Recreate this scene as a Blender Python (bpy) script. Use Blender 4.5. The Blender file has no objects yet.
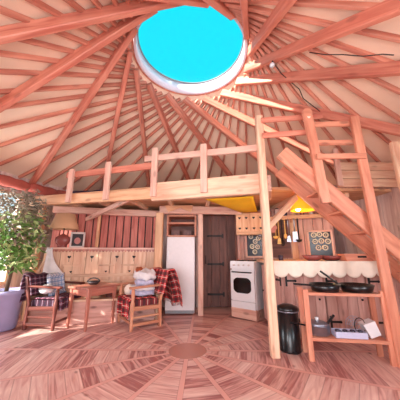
import bpy, math, random
from mathutils import Vector, Matrix
random.seed(7)
R = math.radians
C = bpy.context.scene.collection

# ------------------------------------------------------------------ camera
cam_d = bpy.data.cameras.new('camera')
cam = bpy.data.objects.new('camera', cam_d)
C.objects.link(cam)
cam_d.sensor_width = 36.0
cam_d.lens = 228.0 / 400.0 * 36.0
cam_d.clip_start = 0.02
cam.location = (0, 0, 1.0)
cam.rotation_euler = (R(90 + 13.08), 0, 0)
bpy.context.scene.camera = cam

# ------------------------------------------------------------------ light
vs = bpy.context.scene.view_settings
vs.view_transform = 'Standard'
vs.look = 'None'
vs.gamma = 1
vs.use_curve_mapping = False
vs.exposure = 0.32

world = bpy.data.worlds.new('sky')
bpy.context.scene.world = world
world.use_nodes = True
wn, wl = world.node_tree.nodes, world.node_tree.links
wn.clear()
w_tc = wn.new('ShaderNodeTexCoord')
w_sep = wn.new('ShaderNodeSeparateXYZ')
w_rmp = wn.new('ShaderNodeValToRGB')
w_bg = wn.new('ShaderNodeBackground')
w_out = wn.new('ShaderNodeOutputWorld')
wl.new(w_tc.outputs['Generated'], w_sep.inputs[0])
wl.new(w_sep.outputs['Z'], w_rmp.inputs[0])
wl.new(w_rmp.outputs[0], w_bg.inputs[0])
wl.new(w_bg.outputs[0], w_out.inputs[0])
w_rmp.color_ramp.elements[0].position = 0.0
w_rmp.color_ramp.elements[0].color = (0.95, 0.95, 1.0, 1)
w_rmp.color_ramp.elements[1].position = 0.5
w_rmp.color_ramp.elements[1].color = (0.01, 0.70, 0.86, 1)
w_bg.inputs[1].default_value = 1.0

def add_light(name, kind, energy, loc, target, color=(1, 1, 1), size=1.0, size_y=None, angle=None):
    d = bpy.data.lights.new(name, kind)
    d.energy = energy
    d.color = color
    if kind == 'AREA':
        d.shape = 'RECTANGLE'
        d.size = size
        d.size_y = size_y or size
    elif kind == 'POINT':
        d.shadow_soft_size = size
    if angle is not None:
        d.angle = angle
    o = bpy.data.objects.new(name, d)
    C.objects.link(o)
    o.location = loc
    o.rotation_euler = (Vector(target) - Vector(loc)).to_track_quat('-Z', 'Y').to_euler()
    return o

AX, AY = -0.13, 2.70                    # the axis of the round hut
sun_dir = Vector((math.cos(R(33)) * math.cos(R(27)), math.sin(R(33)) * math.cos(R(27)), -math.sin(R(27))))
add_light('sun', 'SUN', 13.0, (-6, 0, 7), Vector((-6, 0, 7)) + sun_dir, (1.0, 0.93, 0.82), angle=R(1.0))
# left window daylight; the others are fill lamps added behind the viewer
add_light('fill_door', 'AREA', 62, (-0.1, -0.75, 1.0), (-0.1, 2.4, 2.6), (0.95, 0.96, 1.0), 1.5, 2.0)
add_light('window_daylight_left', 'AREA', 75, (-3.6, 3.1, 1.3), (0, 3.0, 1.3), (0.92, 0.95, 1.0), 1.4, 1.4)
add_light('fill_near_left', 'AREA', 50, (-1.55, -0.36, 1.4), (0, 2.7, 2.5), (0.95, 0.96, 1.0), 0.9, 1.1)
add_light('fill_near_right', 'AREA', 50, (2.4, 0.2, 1.35), (0, 2.7, 2.5), (0.95, 0.96, 1.0), 1.3, 1.2)

# ------------------------------------------------------------------ colours and materials
def srgb(r, g, b):
    def f(c):
        c /= 255.0
        return c / 12.92 if c <= 0.04045 else ((c + 0.055) / 1.055) ** 2.4
    return (f(r), f(g), f(b), 1.0)

def new_mat(name):
    m = bpy.data.materials.new(name)
    m.use_nodes = True
    nt = m.node_tree
    return m, nt, nt.nodes, nt.links, nt.nodes['Principled BSDF']

def plain(name, col, rough=0.5, metal=0.0, emit=None, estr=0.0, noise=0.0, scale=20.0, coat=0.0):
    m, nt, n, l, b = new_mat(name)
    b.inputs['Base Color'].default_value = col
    b.inputs['Roughness'].default_value = rough
    b.inputs['Metallic'].default_value = metal
    b.inputs['Coat Weight'].default_value = coat
    if emit:
        b.inputs['Emission Color'].default_value = emit
        b.inputs['Emission Strength'].default_value = estr
    tc = n.new('ShaderNodeTexCoord')
    nz = n.new('ShaderNodeTexNoise')
    nz.inputs['Scale'].default_value = scale
    nz.inputs['Detail'].default_value = 3
    l.new(tc.outputs['Object'], nz.inputs['Vector'])
    mx = n.new('ShaderNodeMixRGB')
    mx.blend_type = 'MIX'
    mr = n.new('ShaderNodeMapRange')
    mr.inputs[1].default_value = 0.35
    mr.inputs[2].default_value = 0.7
    l.new(nz.outputs['Fac'], mr.inputs[0])
    l.new(mr.outputs[0], mx.inputs[0])
    k = 1.0 - max(noise, 0.04)
    mx.inputs[1].default_value = col
    mx.inputs[2].default_value = (col[0] * k, col[1] * k, col[2] * k, 1)
    l.new(mx.outputs[0], b.inputs['Base Color'])
    return m

def wood(name, light, dark, rough=0.5, grain=16.0, along=1.3, knots=0.5, knotcol=None, vary=0.25):
    """Grain runs along the first component of the 'grain' attribute, so it follows every bar."""
    m, nt, n, l, b = new_mat(name)
    b.inputs['Roughness'].default_value = rough
    at = n.new('ShaderNodeAttribute')
    at.attribute_name = 'grain'
    mp = n.new('ShaderNodeMapping')
    mp.inputs['Scale'].default_value = (along, grain, grain)
    l.new(at.outputs['Vector'], mp.inputs['Vector'])
    nz = n.new('ShaderNodeTexNoise')
    nz.inputs['Scale'].default_value = 1.6
    nz.inputs['Detail'].default_value = 5
    nz.inputs['Distortion'].default_value = 0.6
    l.new(mp.outputs[0], nz.inputs['Vector'])
    rp = n.new('ShaderNodeValToRGB')
    rp.color_ramp.elements[0].position = 0.32
    rp.color_ramp.elements[0].color = dark
    rp.color_ramp.elements[1].position = 0.62
    rp.color_ramp.elements[1].color = light
    l.new(nz.outputs['Fac'], rp.inputs[0])
    # broad tone changes
    n2 = n.new('ShaderNodeTexNoise')
    n2.inputs['Scale'].default_value = 1.1
    l.new(at.outputs['Vector'], n2.inputs['Vector'])
    mr = n.new('ShaderNodeMapRange')
    mr.inputs[1].default_value = 0.3
    mr.inputs[2].default_value = 0.7
    mr.inputs[3].default_value = 1.0 - vary
    mr.inputs[4].default_value = 1.0 + vary * 0.4
    l.new(n2.outputs['Fac'], mr.inputs[0])
    mul = n.new('ShaderNodeMixRGB')
    mul.blend_type = 'MULTIPLY'
    mul.inputs[0].default_value = 1.0
    l.new(rp.outputs[0], mul.inputs[1])
    l.new(mr.outputs[0], mul.inputs[2])
    # knots
    mp2 = n.new('ShaderNodeMapping')
    mp2.inputs['Scale'].default_value = (2.6, 6.5, 6.5)
    l.new(at.outputs['Vector'], mp2.inputs['Vector'])
    vo = n.new('ShaderNodeTexVoronoi')
    vo.inputs['Scale'].default_value = 1.0
    l.new(mp2.outputs[0], vo.inputs['Vector'])
    k = n.new('ShaderNodeMapRange')
    k.inputs[1].default_value = 0.08
    k.inputs[2].default_value = 0.17
    k.inputs[3].default_value = knots
    k.inputs[4].default_value = 0.0
    l.new(vo.outputs['Distance'], k.inputs[0])
    mx = n.new('ShaderNodeMixRGB')
    l.new(k.outputs[0], mx.inputs[0])
    l.new(mul.outputs[0], mx.inputs[1])
    kc = knotcol or (dark[0] * 0.3, dark[1] * 0.25, dark[2] * 0.25, 1)
    mx.inputs[2].default_value = kc
    l.new(mx.outputs[0], b.inputs['Base Color'])
    bp = n.new('ShaderNodeBump')
    bp.inputs['Strength'].default_value = 0.15
    bp.inputs['Distance'].default_value = 0.004
    l.new(nz.outputs['Fac'], bp.inputs['Height'])
    l.new(bp.outputs[0], b.inputs['Normal'])
    return m

def plaid(name, base, bars, fine, scale=7.0):
    m, nt, n, l, b = new_mat(name)
    b.inputs['Roughness'].default_value = 0.95
    at = n.new('ShaderNodeAttribute')
    at.attribute_name = 'grain'
    sp = n.new('ShaderNodeSeparateXYZ')
    l.new(at.outputs['Vector'], sp.inputs[0])
    def stripe(sock, lo, hi, off):
        a = n.new('ShaderNodeMath'); a.operation = 'MULTIPLY_ADD'
        a.inputs[1].default_value = scale; a.inputs[2].default_value = off
        l.new(sock, a.inputs[0])
        f = n.new('ShaderNodeMath'); f.operation = 'FRACT'
        l.new(a.outputs[0], f.inputs[0])
        g = n.new('ShaderNodeMath'); g.operation = 'GREATER_THAN'; g.inputs[1].default_value = lo
        h = n.new('ShaderNodeMath'); h.operation = 'LESS_THAN'; h.inputs[1].default_value = hi
        l.new(f.outputs[0], g.inputs[0]); l.new(f.outputs[0], h.inputs[0])
        q = n.new('ShaderNodeMath'); q.operation = 'MULTIPLY'
        l.new(g.outputs[0], q.inputs[0]); l.new(h.outputs[0], q.inputs[1])
        return q.outputs[0]
    cur = None
    def mix(cur, fac, col, w):
        k = n.new('ShaderNodeMath'); k.operation = 'MULTIPLY'; k.inputs[1].default_value = w
        l.new(fac, k.inputs[0])
        x = n.new('ShaderNodeMixRGB')
        l.new(k.outputs[0], x.inputs[0])
        if cur is None: x.inputs[1].default_value = base
        else: l.new(cur, x.inputs[1])
        x.inputs[2].default_value = col
        return x.outputs[0]
    for s in ('X', 'Y'):
        cur = mix(cur, stripe(sp.outputs[s], 0.0, 0.42, 0.1), bars, 0.65)
        cur = mix(cur, stripe(sp.outputs[s], 0.66, 0.74, 0.1), fine, 0.8)
    l.new(cur, b.inputs['Base Color'])
    return m

M = {}
M['rafter'] = wood('rafter_wood', srgb(226, 146, 122), srgb(200, 108, 88), 0.55, grain=12, knots=0.35, vary=0.2)
M['rib'] = wood('batten_wood', srgb(220, 146, 122), srgb(192, 112, 92), 0.6, grain=14, knots=0.3, vary=0.2)
M['pale'] = wood('pale_wood', srgb(246, 208, 176), srgb(226, 168, 138), 0.5, grain=12, knots=0.45, vary=0.15)
M['pinkish'] = wood('pinkish_pale_wood', srgb(240, 196, 176), srgb(216, 156, 138), 0.5, grain=12, knots=0.5, vary=0.2)
M['honey'] = wood('honey_wood', srgb(242, 192, 150), srgb(218, 152, 112), 0.5, grain=12, knots=0.5, vary=0.2)
M['orange'] = wood('orange_wood', srgb(232, 158, 128), srgb(206, 124, 98), 0.5, grain=12, knots=0.5, vary=0.15)
M['redboard'] = wood('red_board', srgb(214, 128, 112), srgb(180, 88, 78), 0.6, grain=14, knots=0.25, vary=0.2)
M['panel'] = wood('knotty_panel', srgb(242, 200, 168), srgb(220, 164, 134), 0.5, grain=10, knots=0.75, vary=0.22)
M['cabinet'] = wood('cabinet_wood', srgb(226, 176, 162), srgb(190, 134, 122), 0.5, grain=10, knots=0.7, vary=0.22)
M['greyboard'] = wood('greyish_board', srgb(238, 210, 202), srgb(208, 168, 160), 0.6, grain=10, knots=0.45, vary=0.25)
M['darkdoor'] = wood('dark_door_wood', srgb(132, 84, 72), srgb(92, 54, 48), 0.6, grain=10, knots=0.4, vary=0.3)
M['table'] = wood('table_wood', srgb(208, 134, 114), srgb(172, 96, 80), 0.35, grain=12, knots=0.2, vary=0.2)
M['chair'] = wood('chair_wood', srgb(222, 156, 122), srgb(184, 108, 82), 0.45, grain=14, knots=0.2, vary=0.2)
M['darkchair'] = wood('dark_chair_wood', srgb(128, 68, 58), srgb(84, 40, 36), 0.45, grain=14, knots=0.2, vary=0.2)
M['membrane'] = plain('roof_canvas', srgb(250, 216, 190), 0.9, noise=0.10, scale=2.0)
M['white'] = plain('white_enamel', srgb(238, 234, 236), 0.3, coat=0.3)
M['curb'] = plain('white_painted_curb', srgb(236, 226, 238), 0.5)
M['fridge'] = plain('fridge_white', srgb(236, 226, 228), 0.35)
M['black'] = plain('black_metal', srgb(16, 16, 20), 0.3, coat=0.2)
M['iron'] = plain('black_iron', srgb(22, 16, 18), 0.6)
M['steel'] = plain('steel', srgb(160, 162, 176), 0.35, metal=0.85)
M['ovenglass'] = plain('oven_glass', srgb(18, 20, 20), 0.12)
M['grey'] = plain('grey_trim', srgb(140, 140, 146), 0.4)
M['cream'] = plain('cream_cloth', srgb(250, 232, 214), 0.9, noise=0.08, scale=10)
M['lilacpot'] = plain('lilac_glaze', srgb(178, 172, 214), 0.35, noise=0.15, scale=4)
M['redcloth'] = plain('red_cloth', srgb(196, 98, 84), 0.9, noise=0.3, scale=5)
M['bluecloth'] = plain('blue_cloth', srgb(60, 130, 190), 0.9, noise=0.2, scale=8)
M['darkcloth'] = plain('dark_violet_cloth', srgb(64, 46, 72), 0.9, noise=0.3, scale=6)
M['lilaccloth'] = plain('lilac_cloth', srgb(206, 200, 226), 0.9, noise=0.35, scale=22)
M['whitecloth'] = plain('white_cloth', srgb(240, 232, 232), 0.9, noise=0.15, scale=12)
M['browncloth'] = plain('brown_cloth', srgb(168, 84, 48), 0.9, noise=0.4, scale=18)
M['yellowcloth'] = plain('yellow_cloth', srgb(255, 196, 30), 0.85, noise=0.12, scale=4)
M['golden'] = wood('golden_wood', srgb(246, 206, 120), srgb(224, 164, 90), 0.45, knots=0.1)
M['shade'] = plain('parchment_shade', srgb(226, 176, 136), 0.8, noise=0.12, scale=8)
M['ambershade'] = plain('amber_shade', srgb(250, 160, 40), 0.7, emit=srgb(255, 150, 20), estr=0.7)
M['bulb'] = plain('lit_bulb', srgb(255, 240, 210), 0.5, emit=(1, 0.85, 0.6, 1), estr=14)
M['ceramic'] = plain('red_brown_ceramic', srgb(158, 82, 76), 0.25, noise=0.25, scale=9)
M['leafgreen'] = plain('green_leaf', srgb(126, 168, 84), 0.5, noise=0.45, scale=9)
M['leafolive'] = plain('olive_leaf', srgb(158, 142, 122), 0.6, noise=0.4, scale=9)
M['leafpale'] = plain('pale_leaf', srgb(204, 218, 150), 0.5, noise=0.3, scale=9)
M['stem'] = plain('brown_stem', srgb(104, 78, 58), 0.8)
M['soil'] = plain('soil', srgb(66, 46, 38), 0.95, noise=0.4)
M['print'] = plain('dark_print', srgb(48, 36, 40), 0.5)
M['mat'] = plain('pale_mount', srgb(220, 204, 198), 0.7)
M['rose'] = plain('dull_rose', srgb(196, 128, 122), 0.7)
M['panedark'] = plain('dark_pane', srgb(36, 44, 56), 0.25, noise=0.3)
M['roundel'] = plain('pale_roundel', srgb(232, 220, 196), 0.4)
M['outside'] = plain('pale_ground', srgb(226, 218, 214), 0.95, noise=0.2, scale=0.6)
M['tray'] = plain('lilac_plastic', srgb(206, 206, 232), 0.4)
M['jamjar'] = plain('dark_jar', srgb(66, 58, 74), 0.2, noise=0.2)
M['plaidred'] = plaid('red_plaid', srgb(214, 52, 58), srgb(18, 40, 42), srgb(226, 206, 190), 9.5)
M['plaiddark'] = plaid('dark_plaid', srgb(112, 40, 62), srgb(26, 26, 44), srgb(180, 160, 176), 13.0)
M['plaidblue'] = plaid('blue_white_check', srgb(226, 226, 236), srgb(104, 140, 186), srgb(64, 90, 140), 12.0)

def glass(name, tint=(0.97, 0.99, 1, 1), fac=0.08):
    m, nt, n, l, b = new_mat(name)
    n.remove(b)
    t = n.new('ShaderNodeBsdfTransparent'); t.inputs[0].default_value = tint
    g = n.new('ShaderNodeBsdfGlossy'); g.inputs['Roughness'].default_value = 0.05
    x = n.new('ShaderNodeMixShader'); x.inputs[0].default_value = fac
    l.new(t.outputs[0], x.inputs[1]); l.new(g.outputs[0], x.inputs[2])
    l.new(x.outputs[0], n['Material Output'].inputs[0])
    return m
M['glass'] = glass('clear_glass')
M['dome'] = glass('clear_dome', (0.95, 0.99, 1, 1), 0.04)

def floor_material():
    m, nt, n, l, b = new_mat('radial_plank_floor')
    def mth(op, a, bb=None, c=None):
        x = n.new('ShaderNodeMath'); x.operation = op
        for i, v in enumerate((a, bb, c)):
            if v is None: continue
            if isinstance(v, (int, float)): x.inputs[i].default_value = v
            else: l.new(v, x.inputs[i])
        return x.outputs[0]
    tc = n.new('ShaderNodeTexCoord')
    sp = n.new('ShaderNodeSeparateXYZ')
    l.new(tc.outputs['Object'], sp.inputs[0])
    X, Y = sp.outputs['X'], sp.outputs['Y']
    w = 2 * math.pi / 16
    ph = R(-46)
    ang = mth('ADD', mth('ARCTAN2', Y, X), 4 * math.pi - ph)
    k = mth('FLOOR', mth('DIVIDE', ang, w))
    phi = mth('ADD', mth('MULTIPLY_ADD', k, w, w / 2), ph)
    cs, sn = mth('COSINE', phi), mth('SINE', phi)
    u = mth('ADD', mth('MULTIPLY', X, cs), mth('MULTIPLY', Y, sn))
    v = mth('SUBTRACT', mth('MULTIPLY', Y, cs), mth('MULTIPLY', X, sn))
    km = mth('MODULO', k, 16.0)
    pw = 0.115
    pu = mth('DIVIDE', mth('ADD', u, mth('MULTIPLY', mth('MODULO', km, 2.0), 0.03)), pw)
    pi = mth('FLOOR', pu)
    pf = mth('FRACT', pu)
    cmb = n.new('ShaderNodeCombineXYZ')
    l.new(pi, cmb.inputs[0]); l.new(km, cmb.inputs[1])
    wnz = n.new('ShaderNodeTexWhiteNoise'); wnz.noise_dimensions = '2D'
    l.new(cmb.outputs[0], wnz.inputs['Vector'])
    rnd = wnz.outputs['Value']
    gv = n.new('ShaderNodeCombineXYZ')
    l.new(mth('MULTIPLY', v, 1.6), gv.inputs[0])
    l.new(mth('MULTIPLY', u, 16.0), gv.inputs[1])
    l.new(mth('MULTIPLY', rnd, 30.0), gv.inputs[2])
    nz = n.new('ShaderNodeTexNoise'); nz.inputs['Scale'].default_value = 1.7
    nz.inputs['Detail'].default_value = 5; nz.inputs['Distortion'].default_value = 1.0
    l.new(gv.outputs[0], nz.inputs['Vector'])
    tone = mth('ADD', mth('MULTIPLY', rnd, 0.62), mth('MULTIPLY', mth('SUBTRACT', nz.outputs['Fac'], 0.5), 1.5))
    rp = n.new('ShaderNodeValToRGB')
    e = rp.color_ramp.elements
    e[0].position = -0.0; e[0].color = srgb(168, 102, 98)
    e[1].position = 0.9; e[1].color = srgb(242, 204, 190)
    q = e.new(0.3); q.color = srgb(216, 160, 150)
    l.new(tone, rp.inputs[0])
    # knots
    kv = n.new('ShaderNodeCombineXYZ')
    l.new(mth('MULTIPLY', v, 3.4), kv.inputs[0]); l.new(mth('MULTIPLY', u, 6.0), kv.inputs[1])
    vo = n.new('ShaderNodeTexVoronoi'); l.new(kv.outputs[0], vo.inputs['Vector']); vo.inputs['Scale'].default_value = 1.0
    kn = n.new('ShaderNodeMapRange'); kn.inputs[1].default_value = 0.06; kn.inputs[2].default_value = 0.14
    kn.inputs[3].default_value = 0.75; kn.inputs[4].default_value = 0.0
    l.new(vo.outputs['Distance'], kn.inputs[0])
    m1 = n.new('ShaderNodeMixRGB'); l.new(kn.outputs[0], m1.inputs[0]); l.new(rp.outputs[0], m1.inputs[1])
    m1.inputs[2].default_value = srgb(110, 48, 44)
    # seams between planks
    edge = mth('LESS_THAN', mth('MINIMUM', pf, mth('SUBTRACT', 1.0, pf)), 0.035)
    m2 = n.new('ShaderNodeMixRGB'); l.new(mth('MULTIPLY', edge, 0.35), m2.inputs[0]); l.new(m1.outputs[0], m2.inputs[1])
    m2.inputs[2].default_value = srgb(128, 66, 62)
    # radial battens
    rad = mth('SQRT', mth('ADD', mth('MULTIPLY', X, X), mth('MULTIPLY', Y, Y)))
    fr = mth('FRACT', mth('DIVIDE', ang, w))
    dang = mth('MULTIPLY', mth('MINIMUM', fr, mth('SUBTRACT', 1.0, fr)), w)
    dist = mth('MULTIPLY', rad, mth('SINE', dang))
    bt = mth('LESS_THAN', dist, 0.02)
    bl = mth('MULTIPLY', mth('LESS_THAN', dist, 0.024), 0.4)
    m3 = n.new('ShaderNodeMixRGB'); l.new(bl, m3.inputs[0]); l.new(m2.outputs[0], m3.inputs[1]); m3.inputs[2].default_value = srgb(140, 76, 70)
    m4 = n.new('ShaderNodeMixRGB'); l.new(bt, m4.inputs[0]); l.new(m3.outputs[0], m4.inputs[1]); m4.inputs[2].default_value = srgb(224, 162, 150)
    # medallion
    md = mth('LESS_THAN', rad, 0.20)
    m5 = n.new('ShaderNodeMixRGB'); l.new(md, m5.inputs[0]); l.new(m4.outputs[0], m5.inputs[1]); m5.inputs[2].default_value = srgb(190, 126, 112)
    l.new(m5.outputs[0], b.inputs['Base Color'])
    b.inputs['Roughness'].default_value = 0.36
    b.inputs['Specular IOR Level'].default_value = 0.5
    return m
M['floor'] = floor_material()

# ------------------------------------------------------------------ mesh builder
class MB:
    def __init__(s):
        s.v = []; s.f = []; s.g = []; s.sm = []
    def add(s, vs, fs, gr=None, smooth=False):
        o = len(s.v)
        r = Vector((random.uniform(0, 40), random.uniform(0, 40), random.uniform(0, 40))) if gr != 'world' else Vector((0, 0, 0))
        vs = [Vector(v) for v in vs]
        s.v += vs
        if gr is None or gr == 'world':
            s.g += [v + r for v in vs]
        else:
            s.g += [Vector(x) + r for x in gr]
        s.f += [tuple(i + o for i in f) for f in fs]
        s.sm += [smooth] * len(fs)
        return s
    def bar(s, p0, p1, w, h, up=(0, 0, 1), taper=1.0, bevel=0.12):
        """Bar from p0 to p1, w wide sideways, h tall along up, with chamfered long edges."""
        p0, p1 = Vector(p0), Vector(p1)
        x = (p1 - p0); L = x.length; x.normalize()
        up = Vector(up)
        if abs(x.dot(up.normalized())) > 0.98: up = Vector((0, 1, 0)) if abs(x.y) < 0.9 else Vector((1, 0, 0))
        y = up.cross(x).normalized(); z = x.cross(y).normalized()
        c = min(w, h) * bevel
        vs, gr = [], []
        for t, q in ((0, 1.0), (1, taper)):
            a, b = w / 2 * q, h / 2 * q
            for (yy, zz) in ((-a + c, -b), (a - c, -b), (a, -b + c), (a, b - c), (a - c, b), (-a + c, b), (-a, b - c), (-a, -b + c)):
                vs.append(p0 + x * L * t + y * yy + z * zz); gr.append((L * t, yy, zz))
        fs = [(i, (i + 1) % 8, 8 + (i + 1) % 8, 8 + i) for i in range(8)] + [tuple(range(7, -1, -1)), tuple(range(8, 16))]
        return s.add(vs, fs, gr)
    def box(s, c, d, rz=0.0, bevel=0.0):
        """Axis-aligned box turned by rz; grain follows its longest side."""
        c = Vector(c); m = Matrix.Rotation(rz, 3, 'Z')
        k = max(range(3), key=lambda i: d[i])
        ax = [m @ Vector((1, 0, 0)), m @ Vector((0, 1, 0)), Vector((0, 0, 1))]
        h = ax[k] * d[k] / 2
        if k == 2: return s.bar(c - h, c + h, d[0], d[1], ax[1], bevel=bevel or 0.05)
        if k == 0: return s.bar(c - h, c + h, d[1], d[2], bevel=bevel or 0.05)
        return s.bar(c - h, c + h, d[0], d[2], bevel=bevel or 0.05)
    def tube(s, pts, r, n=8, cap=True):
        pts = [Vector(p) for p in pts]
        rs = r if isinstance(r, (list, tuple)) else [r] * len(pts)
        vs, gr, fs = [], [], []
        up = Vector((0, 0, 1)); L = 0
        prev = None
        for i, p in enumerate(pts):
            t = (pts[min(i + 1, len(pts) - 1)] - pts[max(i - 1, 0)]).normalized()
            if prev is None:
                a = up if abs(t.z) < 0.9 else Vector((1, 0, 0))
                y = t.cross(a).normalized()
            else:
                y = (prev - t * prev.dot(t)).normalized()
            prev = y; z = t.cross(y)
            if i: L += (p - pts[i - 1]).length
            for k in range(n):
                a = 2 * math.pi * k / n
                vs.append(p + (y * math.cos(a) + z * math.sin(a)) * rs[i]); gr.append((L, math.cos(a) * rs[i], math.sin(a) * rs[i]))
        for i in range(len(pts) - 1):
            for k in range(n):
                fs.append((i * n + k, i * n + (k + 1) % n, (i + 1) * n + (k + 1) % n, (i + 1) * n + k))
        if cap:
            fs.append(tuple(range(n - 1, -1, -1))); fs.append(tuple((len(pts) - 1) * n + k for k in range(n)))
        return s.add(vs, fs, gr, True)
    def lathe(s, prof, c=(0, 0, 0), n=24, sx=1.0, sy=1.0, rz=0.0, cap=True):
        c = Vector(c); vs, fs = [], []
        m = Matrix.Rotation(rz, 3, 'Z')
        for (r, z) in prof:
            for k in range(n):
                a = 2 * math.pi * k / n
                vs.append(c + m @ Vector((r * math.cos(a) * sx, r * math.sin(a) * sy, z)))
        for i in range(len(prof) - 1):
            for k in range(n):
                fs.append((i * n + k, i * n + (k + 1) % n, (i + 1) * n + (k + 1) % n, (i + 1) * n + k))
        if cap and tuple(prof[0]) != tuple(prof[-1]):
            if prof[0][0] > 1e-5: fs.append(tuple(range(n - 1, -1, -1)))
            if prof[-1][0] > 1e-5: fs.append(tuple((len(prof) - 1) * n + k for k in range(n)))
        return s.add(vs, fs, None, True)
    def ball(s, c, r, n=12, sq=(1, 1, 1), jit=0.0):
        c = Vector(c); vs, fs = [], []
        rows = n // 2 + 1
        for i in range(rows):
            th = math.pi * i / (rows - 1)
            for k in range(n):
                a = 2 * math.pi * k / n
                j = 1 + random.uniform(-jit, jit)
                vs.append(c + Vector((math.sin(th) * math.cos(a) * sq[0], math.sin(th) * math.sin(a) * sq[1], math.cos(th) * sq[2])) * r * j)
        for i in range(rows - 1):
            for k in range(n):
                fs.append((i * n + k, (i + 1) * n + k, (i + 1) * n + (k + 1) % n, i * n + (k + 1) % n))
        return s.add(vs, fs, None, True)
    def prism(s, poly, z0, z1):
        n = len(poly)
        vs = [(x, y, z0) for x, y in poly] + [(x, y, z1) for x, y in poly]
        fs = [(i, (i + 1) % n, n + (i + 1) % n, n + i) for i in range(n)] + [tuple(range(n - 1, -1, -1)), tuple(range(n, 2 * n))]
        return s.add(vs, fs)
    def slab(s, poly3, nrm, t):
        """A flat outline given in space, thickened along nrm."""
        nrm = Vector(nrm).normalized() * t
        n = len(poly3)
        vs = [Vector(p) for p in poly3] + [Vector(p) + nrm for p in poly3]
        fs = [(i, (i + 1) % n, n + (i + 1) % n, n + i) for i in range(n)] + [tuple(range(n - 1, -1, -1)), tuple(range(n, 2 * n))]
        return s.add(vs, fs)
    def sheet(s, fn, nu, nv, t, gs=(1, 1)):
        """A cloth: fn(u,v) in 0..1 to a point; thickness t."""
        P = [[Vector(fn(i / nu, j / nv)) for j in range(nv + 1)] for i in range(nu + 1)]
        N = [[None] * (nv + 1) for _ in range(nu + 1)]
        for i in range(nu + 1):
            for j in range(nv + 1):
                a = P[min(i + 1, nu)][j] - P[max(i - 1, 0)][j]
                b = P[i][min(j + 1, nv)] - P[i][max(j - 1, 0)]
                N[i][j] = a.cross(b).normalized() if a.cross(b).length > 1e-9 else Vector((0, 0, 1))
        vs, gr = [], []
        for sgn in (0.5, -0.5):
            for i in range(nu + 1):
                for j in range(nv + 1):
                    vs.append(P[i][j] + N[i][j] * t * sgn); gr.append((i / nu * gs[0], j / nv * gs[1], 0))
        W = nv + 1; O = (nu + 1) * W; fs = []
        for i in range(nu):
            for j in range(nv):
                a = i * W + j
                fs.append((a, a + W, a + W + 1, a + 1)); fs.append((O + a, O + a + 1, O + a + W + 1, O + a + W))
        for i in range(nu):
            a = i * W; fs.append((a, O + a, O + a + W, a + W)); a += nv; fs.append((a, a + W, O + a + W, O + a))
        for j in range(nv):
            a = j; fs.append((a, a + 1, O + a + 1, O + a)); a += nu * W; fs.append((a, O + a, O + a + 1, a + 1))
        return s.add(vs, fs, gr, True)
    def build(s, name, mat, parent=None, world=False, smooth=None):
        me = bpy.data.meshes.new(name)
        vs = s.v
        if parent is not None and world:
            iv = MW[parent.name].inverted()
            vs = [iv @ v for v in vs]
        me.from_pydata([tuple(v) for v in vs], [], s.f)
        at = me.attributes.new('grain', 'FLOAT_VECTOR', 'POINT')
        for i, g in enumerate(s.g): at.data[i].vector = g
        me.polygons.foreach_set('use_smooth', [bool(x) if smooth is None else smooth for x in s.sm])
        me.materials.append(M[mat] if isinstance(mat, str) else mat)
        me.update()
        o = bpy.data.objects.new(name, me)
        C.objects.link(o)
        if parent is not None:
            o.parent = parent
            MW[o.name] = MW[parent.name].copy()
        else:
            MW[o.name] = Matrix.Identity(4)
        return o

MW = {}
def heart(cx, cz, s, y):
    pts = []
    for t in range(0, 360, 20):
        a = R(t)
        pts.append((cx + s * 16 * math.sin(a) ** 3 / 17, y, cz + s * (13 * math.cos(a) - 5 * math.cos(2 * a) - 2 * math.cos(3 * a) - math.cos(4 * a)) / 17))
    return pts
def tag(o, label=None, cat=None, group=None, kind=None):
    if label: o['label'] = label
    if cat: o['category'] = cat
    if group: o['group'] = group
    if kind: o['kind'] = kind
    return o

def thing(name, loc, label, cat, rz=0.0, group=None):
    o = bpy.data.objects.new(name, None)
    o.empty_display_size = 0.1
    C.objects.link(o)
    o.location = loc
    o.rotation_euler = (0, 0, rz)
    MW[o.name] = Matrix.Translation(loc) @ Matrix.Rotation(rz, 4, 'Z')
    return tag(o, label, cat, group)

def structure(o):
    o['kind'] = 'structure'
    return o

def copy_tree(o, parent=None):
    c = o.copy(); C.objects.link(c)
    if parent: c.parent = parent
    for ch in list(o.children): copy_tree(ch, c)
    return c

def polar(r, deg, z=0.0):
    return Vector((AX + r * math.cos(R(deg)), AY + r * math.sin(R(deg)), z))

# ------------------------------------------------------------------ floor and outer wall
bpy_floor = MB()
n = 64
bpy_floor.add([(0, 0, 0)] + [(3.2 * math.cos(2 * math.pi * k / n), 3.2 * math.sin(2 * math.pi * k / n), 0) for k in range(n)] +
              [(3.2 * math.cos(2 * math.pi * k / n), 3.2 * math.sin(2 * math.pi * k / n), -0.1) for k in range(n)],
              [(0, 1 + k, 1 + (k + 1) % n) for k in range(n)] + [(1 + k, 1 + n + k, 1 + n + (k + 1) % n, 1 + (k + 1) % n) for k in range(n)] +
              [tuple(1 + n + k for k in range(n - 1, -1, -1))], 'world')
fl = structure(bpy_floor.build('floor', 'floor'))
fl.location = (AX, AY, 0)
g = MB(); g.lathe([(0.0, -0.12), (40, -0.12), (40, -0.3), (0, -0.3)], (AX, AY, 0), 48)
structure(g.build('ground', 'outside'))

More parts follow.
